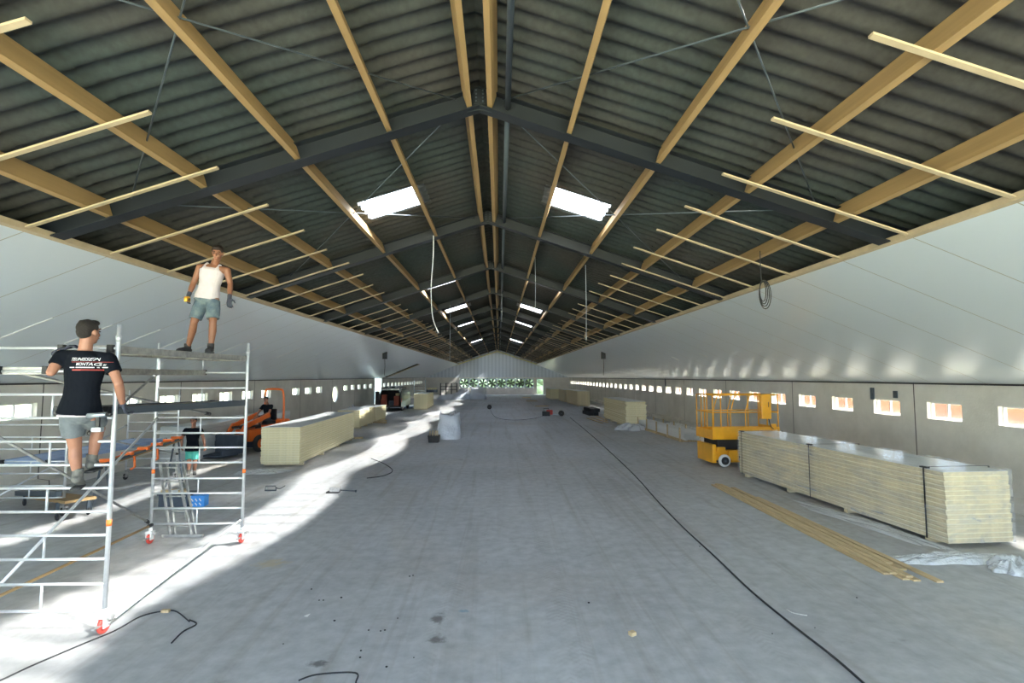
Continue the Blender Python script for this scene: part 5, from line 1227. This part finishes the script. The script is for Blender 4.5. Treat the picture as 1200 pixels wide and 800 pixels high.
def person(label, J, fw, skinm, hairm, top, bottom, shoes, gloves=None, headfw=None, headup=(0, 0, 1), s=1.0, tank=False, hcurl=(0.5, 0.5), palms=None, bot_len=0.85, group=None, sleeve=0.55, wide=1.0):
    """J: joints (world): head, neck, chest, hip, shL, elL, wrL, shR ..., hipL, knL, anL, toeL ...; L/R as seen in J"""
    fw = Vector(fw).normalized(); J = {k: Vector(v) for k, v in J.items()}
    org = Vector((J['hip'].x, J['hip'].y, min(J['anL'].z, J['anR'].z)-0.08*s))
    P_ = empty('person', label, 'person', (0, 0, 0), 0, group)
    xd = (J['shL']-J['shR']); xd = (xd-fw*xd.dot(fw)); xd.normalize()
    sp_up = (J['neck']-J['hip']); 
    hx = (J['hipL']-J['hipR']).normalized(); hf = hx.cross(Vector((0, 0, 1))); hf = hf if hf.dot(fw) > 0 else -hf
    H_, N_ = J['hip'], J['neck']; at_ = lambda f, o=0.0: H_.lerp(N_, f)+fw*o*s
    sw = (J['shL']-J['shR']).length/2
    def torso(g, w_=1.0):
        return [(at_(-0.12), (0.150*s+g)*w_, 0.105*s+g, fw), (at_(0.04), (0.168*s+g)*w_, 0.118*s+g, fw), (at_(0.20), (0.152*s+g)*w_, 0.104*s+g, fw), (at_(0.38), (0.145*s+g)*w_, 0.102*s+g, fw),
                (at_(0.60, 0.005), (0.166*s+g)*w_, 0.116*s+g, fw), (at_(0.78, 0.005), (0.176*s+g)*w_, 0.118*s+g, fw), (at_(0.90, -0.005), (0.150*s+g)*w_, 0.092*s+g, fw), (at_(0.97, -0.01), (0.085*s+g)*w_, 0.066*s+g, fw)]
    body = MB()
    rings(body, torso(0), xd)
    cap(body, at_(0.93, -0.01), J['head']-Vector(headfw or fw).normalized()*0.02*s-Vector((0, 0, 0.05*s)), 0.060*s, 0.056*s)
    for q in 'LR':
        sh, el, wr = J['sh'+q], J['el'+q], J['wr'+q]
        cap(body, at_(0.86), sh, 0.062*s, 0.058*s); cap(body, sh, el, 0.056*s, 0.041*s)
        cap(body, sh.lerp(el, 0.25), sh.lerp(el, 0.65), 0.052*s, 0.046*s)
        d_ = wr-el; cap(body, el, el+d_*0.35, 0.041*s, 0.043*s); cap(body, el+d_*0.35, wr, 0.043*s, 0.027*s)
        hp, kn, an = J['hip'+q], J['kn'+q], J['an'+q]
        cap(body, hp, kn, 0.090*s, 0.056*s); d_ = an-kn; bk = -hf
        cap(body, kn, kn+d_*0.35+bk*0.014*s, 0.053*s, 0.057*s); cap(body, kn+d_*0.35+bk*0.014*s, an, 0.056*s, 0.035*s)
        toe = J['toe'+q]; cap(body, an, toe, 0.036*s, 0.03*s)
    hfw = Vector(headfw) if headfw else fw
    head(body, P_, J['head'], hfw, headup, s, hairm, skinm)
    gls = []
    for i, q in enumerate('LR'):
        wr, el = J['wr'+q], J['el'+q]; pd = Vector(palms[i]) if palms else (J['hip']-wr); hd_ = J.get('hd'+q); dirn = (Vector(hd_) if hd_ else (wr-el))
        # thumb towards the front of the body
        dn = dirn.normalized(); pn = (pd-dn*pd.dot(dn)).normalized(); sd_ = 1 if dn.cross(pn).dot(fw+Vector((0, 0, 0.3))) > 0 else -1
        gl = MB(); tgt = gl if gloves else body
        if gloves: gls.append(gl)
        hand(tgt, wr, dirn, pd, sd_, 1.05*s, hcurl[i])
        if gloves: cap(gl, wr-dn*0.05*s, wr+dn*0.01, 0.034*s, 0.031*s)
    solid(body, 'body', skinm, P_, 0.0075*s, 2)
    for gl in gls: solid(gl, 'glove', gloves, P_, 0.006*s, 1)
    # shirt
    sh_ = MB(); g = 0.013*s
    T = torso(g, wide)
    T2_ = [(at_(-0.10), (0.188*s+g)*wide, 0.140*s+g, fw), (at_(0.02), (0.176*s+g)*wide, 0.128*s+g, fw)]+T[2:]
    if tank:
        rings(sh_, [(at_(-0.10), 0.182*s, 0.134*s, fw), (at_(0.04), 0.178*s, 0.128*s, fw)]+[(c, rx-0.004*s, ry-0.002*s, f_) for c, rx, ry, f_ in T[2:6]]+[(at_(0.86), 0.128*s, 0.105*s, fw)], xd)
        for q, sg in (('L', 1), ('R', -1)):
            a_ = at_(0.80)+xd*sg*0.095*s
            cap(sh_, a_+fw*0.085*s, at_(0.955)+xd*sg*0.095*s+fw*0.01*s, 0.034*s, 0.030*s); cap(sh_, a_-fw*0.08*s, at_(0.955)+xd*sg*0.095*s+fw*0.01*s, 0.034*s, 0.030*s)
    else:
        rings(sh_, T2_[:-1]+[(at_(0.975, -0.01), 0.085*s, 0.068*s, fw)], xd)
        for q in 'LR':
            sh, el = J['sh'+q], J['el'+q]; cap(sh_, at_(0.86), sh, 0.074*s, 0.070*s); flatcap(sh_, sh, sh.lerp(el, sleeve), 0.071*s, 0.070*s)
            cap(sh_, sh-(el-sh).normalized()*0.005, sh.lerp(el, 0.2), 0.070*s, 0.070*s)
    shirt = solid(sh_, 'vest' if tank else 'shirt', top, P_, 0.009*s, 3)
    # shorts
    st = MB(); g = 0.017*s
    rings(st, [(at_(0.10), 0.150*s, 0.105*s, fw), (at_(-0.02), 0.164*s, 0.118*s, fw), (at_(-0.14), 0.166*s+g, 0.118*s+g, fw), (at_(-0.26), 0.10*s, 0.085*s, fw)], xd)
    for q in 'LR':
        hp, kn = J['hip'+q], J['kn'+q]; e_ = hp.lerp(kn, bot_len); st.tube([hp+(hp-kn).normalized()*(-0.01)*s, hp.lerp(kn, 0.4), e_], [0.098*s, 0.103*s, 0.094*s], 20)
    solid(st, 'shorts', bottom, P_, 0.010*s, 2)
    # shoes
    for q in 'LR':
        an, toe = J['an'+q], J['toe'+q]; f_ = (toe-an); dn = f_.normalized()
        fz = Vector((f_.x, f_.y, 0)).normalized() if Vector((f_.x, f_.y)).length > 1e-3 else hf
        hb = MB(); flatcap(hb, an+Vector((0, 0, 0.075*s)), an-Vector((0, 0, 0.02*s)), 0.050*s, 0.050*s)
        cap(hb, an-Vector((0, 0, 0.035*s))-fz*0.03*s, an-Vector((0, 0, 0.03*s))+fz*0.02*s, 0.044*s, 0.046*s)
        cap(hb, an-Vector((0, 0, 0.02*s))+fz*0.02*s, toe+Vector((0, 0, 0.008*s)), 0.047*s, 0.034*s)
        cap(hb, toe+fz*0.0-fz.cross(Vector((0,0,1)))*0.012*s, toe+fz.cross(Vector((0,0,1)))*0.012*s, 0.036*s, 0.036*s)
        sh_o = solid(hb, 'shoe', shoes, P_, 0.008*s, 2)
        so_ = MB(); c_ = (an+toe)/2; zz = min(an.z-0.078*s, toe.z-0.034*s)
        X = Matrix.Translation((0, 0, 0)); yaw_ = math.atan2(fz.y, fz.x); Ls = Vector((f_.x, f_.y)).length
        X = Matrix.Translation((an.x, an.y, zz)) @ Matrix.Rotation(yaw_, 4, 'Z')
        so_.bbox(-0.07*s, Ls+0.035*s, -0.044*s, 0.044*s, -0.004*s, 0.020*s, 0.008*s, X=X); so_.build('sole', M['rubber'], sh_o)
    return P_, shirt

# --- worker climbing the near frame, seen from behind
y1 = NY-0.26
W = lambda px, py, y: ony(px, py, y)
J1 = dict(head=W(104.5, 390, y1), neck=W(101, 409, y1), hip=W(94, 478, y1+0.02), shL=W(72.5, 418, y1-0.02), shR=W(127.5, 421, y1+0.02),
          elL=W(60, 436, y1-0.12), wrL=W(71, 411, NY-0.12), elR=W(139, 449, y1-0.02), wrR=W(143.5, 473, NY-0.08),
          hipL=W(83.5, 484, y1), hipR=W(107, 484, y1+0.03), knL=W(88, 524, y1+0.10), anL=W(91, 557, y1+0.12), toeL=W(94, 566, NY-0.02),
          knR=W(116, 502, NY+0.04), anR=W(107.5, 540, NY+0.02), toeR=W(114, 546, NY+0.17))
J1['toeL'].z = max(J1['toeL'].z, ru_n[5]+0.06) if False else J1['toeL'].z
J1['hdL'] = Vector((0.55, 0.3, 0.45)); J1['hdR'] = Vector((0.15, 0.3, -1))
p1, shirt1 = person('worker in a printed black shirt climbing the scaffold, seen from behind', J1, (0.22, 0.97, 0), M['skin'], M['hair'], M['tee'], M['greycloth'], M['shoe'], gloves=M['glove'], headfw=(0.16, 0.98, 0.03),
                    s=1.09, palms=((0.2, 0.3, -1), (0.7, 0.6, 0)), hcurl=(0.8, 1.0), bot_len=0.66, wide=1.04)
# white undershirt hem
def hem(shirtbody, c, rx, ry, fw, xd, m_):
    mb = MB(); rings(mb, [(c, rx, ry, fw), (c+Vector((0, 0, 0.02)), rx, ry, fw)], xd); return mb.build('undershirt', m_, shirtbody)
fw1 = Vector((0.22, 0.97, 0)).normalized(); xd1 = Vector((-0.97, 0.22, 0))
hem(p1, J1['hip'].lerp(J1['neck'], -0.135), 0.215, 0.160, fw1, xd1, M['whitecloth'])
# print on the back of the shirt, wrapped onto the cloth
def printed(txt, px, py, size, m_, skew=0.35, width=None):
    cu = bpy.data.curves.new('print', 'FONT'); cu.body = txt; cu.size = size; cu.shear = skew; cu.align_x = 'LEFT'; cu.resolution_u = 2; cu.offset = 0.0004
    o = bpy.data.objects.new('shirt_print', cu); COL.objects.link(o)
    dg = bpy.context.evaluated_depsgraph_get(); dg.update(); me = bpy.data.meshes.new_from_object(o.evaluated_get(dg)); bpy.data.objects.remove(o)
    bm = bmesh.new(); bm.from_mesh(me)
    bmesh.ops.triangulate(bm, faces=bm.faces); [bmesh.ops.subdivide_edges(bm, edges=[e for e in bm.edges if e.calc_length() > 0.010], cuts=1) or bmesh.ops.triangulate(bm, faces=bm.faces) for _ in range(3)]
    if width:
        xs = [v.co.x for v in bm.verts]; k = width/(max(xs)-min(xs))
        for v in bm.verts: v.co.x *= k
    return bm, px, py, m_
def put_print(bm, px, py, m_, lift=0.006):
    """lay the flat print on the back of the shirt: straight projection along the torso's forward axis"""
    o0 = ony(px, py, y1-0.2); bvh = __import__('mathutils.bvhtree', fromlist=['BVHTree']).BVHTree.FromPolygons([v.co[:] for v in shirt1.data.vertices], [p_.vertices[:] for p_ in shirt1.data.polygons])
    upv = Vector((0, 0, 1)); rt_ = -xd1
    ok = []
    for v in bm.verts:
        q = o0+rt_*v.co.x+upv*v.co.y-fw1*0.4
        hit = bvh.ray_cast(q, fw1, 1.5); v.co = (hit[0]-fw1*lift) if hit[0] else q+fw1*0.4
    me = bpy.data.meshes.new('shirt_print'); bm.to_mesh(me); bm.free(); me.materials.append(m_)
    o = bpy.data.objects.new('shirt_print', me); COL.objects.link(o); o.parent = shirt1; return o
put_print(*printed('TEUNISSEN', 74.5, 422.2, 0.046, M['printwhite'], width=0.235))
put_print(*printed('MONTAGE', 82, 428.0, 0.046, M['printwhite'], width=0.19))
put_print(*printed('BV', 106, 428.4, 0.028, M['printwhite']))
def bar_print(segs, py, h, m_, px0):
    bm = bmesh.new()
    for a_, b2 in segs:
        n_ = max(2, int((b2-a_)/0.015)); prev = None
        for k in range(n_+1):
            x_ = a_+(b2-a_)*k/n_; v0 = bm.verts.new((x_, 0, 0)); v1 = bm.verts.new((x_, h, 0))
            if prev: bm.faces.new((prev[0], v0, v1, prev[1]))
            prev = (v0, v1)
    return put_print(bm, px0, py, m_)
bar_print([(0.0, 0.34)], 423.9, 0.003, M['shirtred'], 76)
bar_print([(0.0, 0.06), (0.075, 0.23), (0.245, 0.345)], 430.8, 0.010, M['printwhite'], 73)
bar_print([(0.0, 0.12), (0.135, 0.265)], 433.9, 0.012, M['shirtred'], 76.5)
# cordless screwdriver hanging at the belt
q = ony(114, 487, y1-0.22); t_ = empty('cordless_drill', 'grey cordless tool at the hip of the climbing worker', 'tool', q, 0)
mb = MB(); mb.cyl((-0.10, 0, 0.0), (0.08, 0.02, 0.012), 0.026, 14); mb.build('motor_housing', M['galv'], t_)
mb = MB(); mb.cyl((0.08, 0.02, 0.012), (0.13, 0.025, 0.016), 0.015, 10); mb.build('chuck', M['black'], t_)
mb = MB(); mb.bbox(-0.02, 0.02, 0.0, 0.03, -0.13, 0.0, 0.01); mb.build('grip', M['black'], t_)
mb = MB(); mb.bbox(-0.05, 0.05, -0.015, 0.045, -0.17, -0.12, 0.01); mb.build('battery', M['galv'], t_)

# --- worker in white vest standing on the platform
y2 = 8.12; zf = PZ1+0.012
fl, fr2 = ony(220, 404, y2), ony(247, 404, y2-0.05); fl.x = max(fl.x, NXR-0.62); fr2.x = min(fr2.x, NXR-0.05)
fl.z = zf+0.085; fr2.z = zf+0.085
J2 = dict(head=W(255, 297, y2-0.10), neck=W(251, 309, y2-0.02), hip=W(243, 347, y2), shR=W(234.5, 313, y2-0.01), shL=W(266, 317, y2-0.03),
          elR=W(227, 331, y2-0.02), wrR=W(221, 346, y2-0.10), elL=W(270, 333, y2-0.02), wrL=W(269, 349, y2-0.10),
          hipR=W(237, 352, y2), hipL=W(250, 352, y2), knR=W(227.5, 377, y2-0.08), knL=W(249.5, 377, y2-0.08), anR=fl, anL=fr2,
          toeR=fl+Vector((-0.03, -0.16, -0.045)), toeL=fr2+Vector((0.05, -0.15, -0.045)))
s2 = (J2['head'].z-zf)/1.60
person('worker in a white vest and denim shorts standing on the scaffold platform', J2, (0.12, -1, 0), M['skintan'], M['hairbrown'], M['whitecloth'], M['denim'], M['boot'], gloves=M['glove'], headfw=(0.22, -0.92, -0.42), headup=(0.05, 0.0, 1),
       s=s2, tank=True, palms=((0.0, 0.4, 0), (0.5, 0.2, 0)), hcurl=(0.6, 0.9), bot_len=0.86)
q = J2['wrR']+Vector((0.03, -0.08, -0.07)); t_ = empty('tape_measure', 'yellow tape measure in the gloved hand of the vest worker', 'tape measure', q)
mb = MB(); mb.cyl((-0.025, 0, 0), (0.025, 0, 0), 0.042, 18); mb.bbox(-0.025, 0.025, -0.042, 0.042, -0.042, 0.0, 0.006); mb.build('tape_case', M['yellow'], t_)
mb = MB(); mb.cyl((-0.028, 0, 0), (0.028, 0, 0), 0.018, 12); mb.build('tape_button', M['black'], t_)

# --- worker walking on the floor behind the scaffold
y3 = pl(222, 556).y
J3 = dict(head=W(227, 492, y3), neck=W(226.5, 499.5, y3+0.02), hip=W(225.5, 524.5, y3), shR=W(218, 503, y3), shL=W(235, 503, y3), elR=W(213, 512.5, y3), wrR=W(213, 521, y3-0.1), elL=W(238.5, 512, y3), wrL=W(240, 520.5, y3-0.08),
          hipR=W(222, 527, y3), hipL=W(229, 527, y3), knR=W(221.5, 540, y3-0.12), knL=W(228.5, 540, y3-0.05), anR=W(221.3, 552, y3-0.1), anL=W(228, 550.5, y3+0.12), toeR=W(220.5, 555, y3-0.26), toeL=W(228, 554, y3-0.04))
lo = min(J3['anR'].z, J3['anL'].z)-0.085
for k in J3: J3[k].z -= (lo-0.0)
J3['anL'].z = J3['anR'].z = 0.087; J3['toeL'].z = J3['toeR'].z = 0.04
person('worker in black T-shirt and turquoise shorts walking behind the scaffold', J3, (0, -1, 0), M['skin'], M['hair'], M['tee'], M['turq'], M['shoe'], headfw=(0.1, -1, -0.25), s=1.0, hcurl=(0.5, 0.5), bot_len=0.78)

# --- loader driver, seated
lm_ = Matrix.Translation(lp) @ Matrix.Rotation(LZ, 4, 'Z'); Lw = lambda x, y, z: lm_ @ Vector((x, y, z))
J4 = dict(head=Lw(0, 0.12, 1.92), neck=Lw(0, 0.20, 1.74), hip=Lw(0, 0.24, 1.20), shL=Lw(0.20, 0.2, 1.67), shR=Lw(-0.20, 0.2, 1.67), elL=Lw(0.27, 0.02, 1.42), elR=Lw(-0.27, 0.02, 1.42), wrL=Lw(0.15, -0.14, 1.36), wrR=Lw(-0.15, -0.14, 1.36),
          hipL=Lw(0.10, 0.18, 1.19), hipR=Lw(-0.10, 0.18, 1.19), knL=Lw(0.17, -0.24, 1.24), knR=Lw(-0.17, -0.24, 1.24), anL=Lw(0.18, -0.36, 0.95), anR=Lw(-0.18, -0.36, 0.95), toeL=Lw(0.18, -0.52, 0.90), toeR=Lw(-0.18, -0.52, 0.90))
f4 = (lm_.to_3x3() @ Vector((0, -1, 0)))
person('driver in black T-shirt seated on the orange loader', J4, f4, M['skin'], M['hair'], M['tee'], M['greycloth'], M['boot'], headfw=(0.1, -1, -0.05), s=0.98, palms=((0, 0, -1), (0, 0, -1)), hcurl=(0.9, 0.9), bot_len=0.8)
bpy.context.view_layer.update()
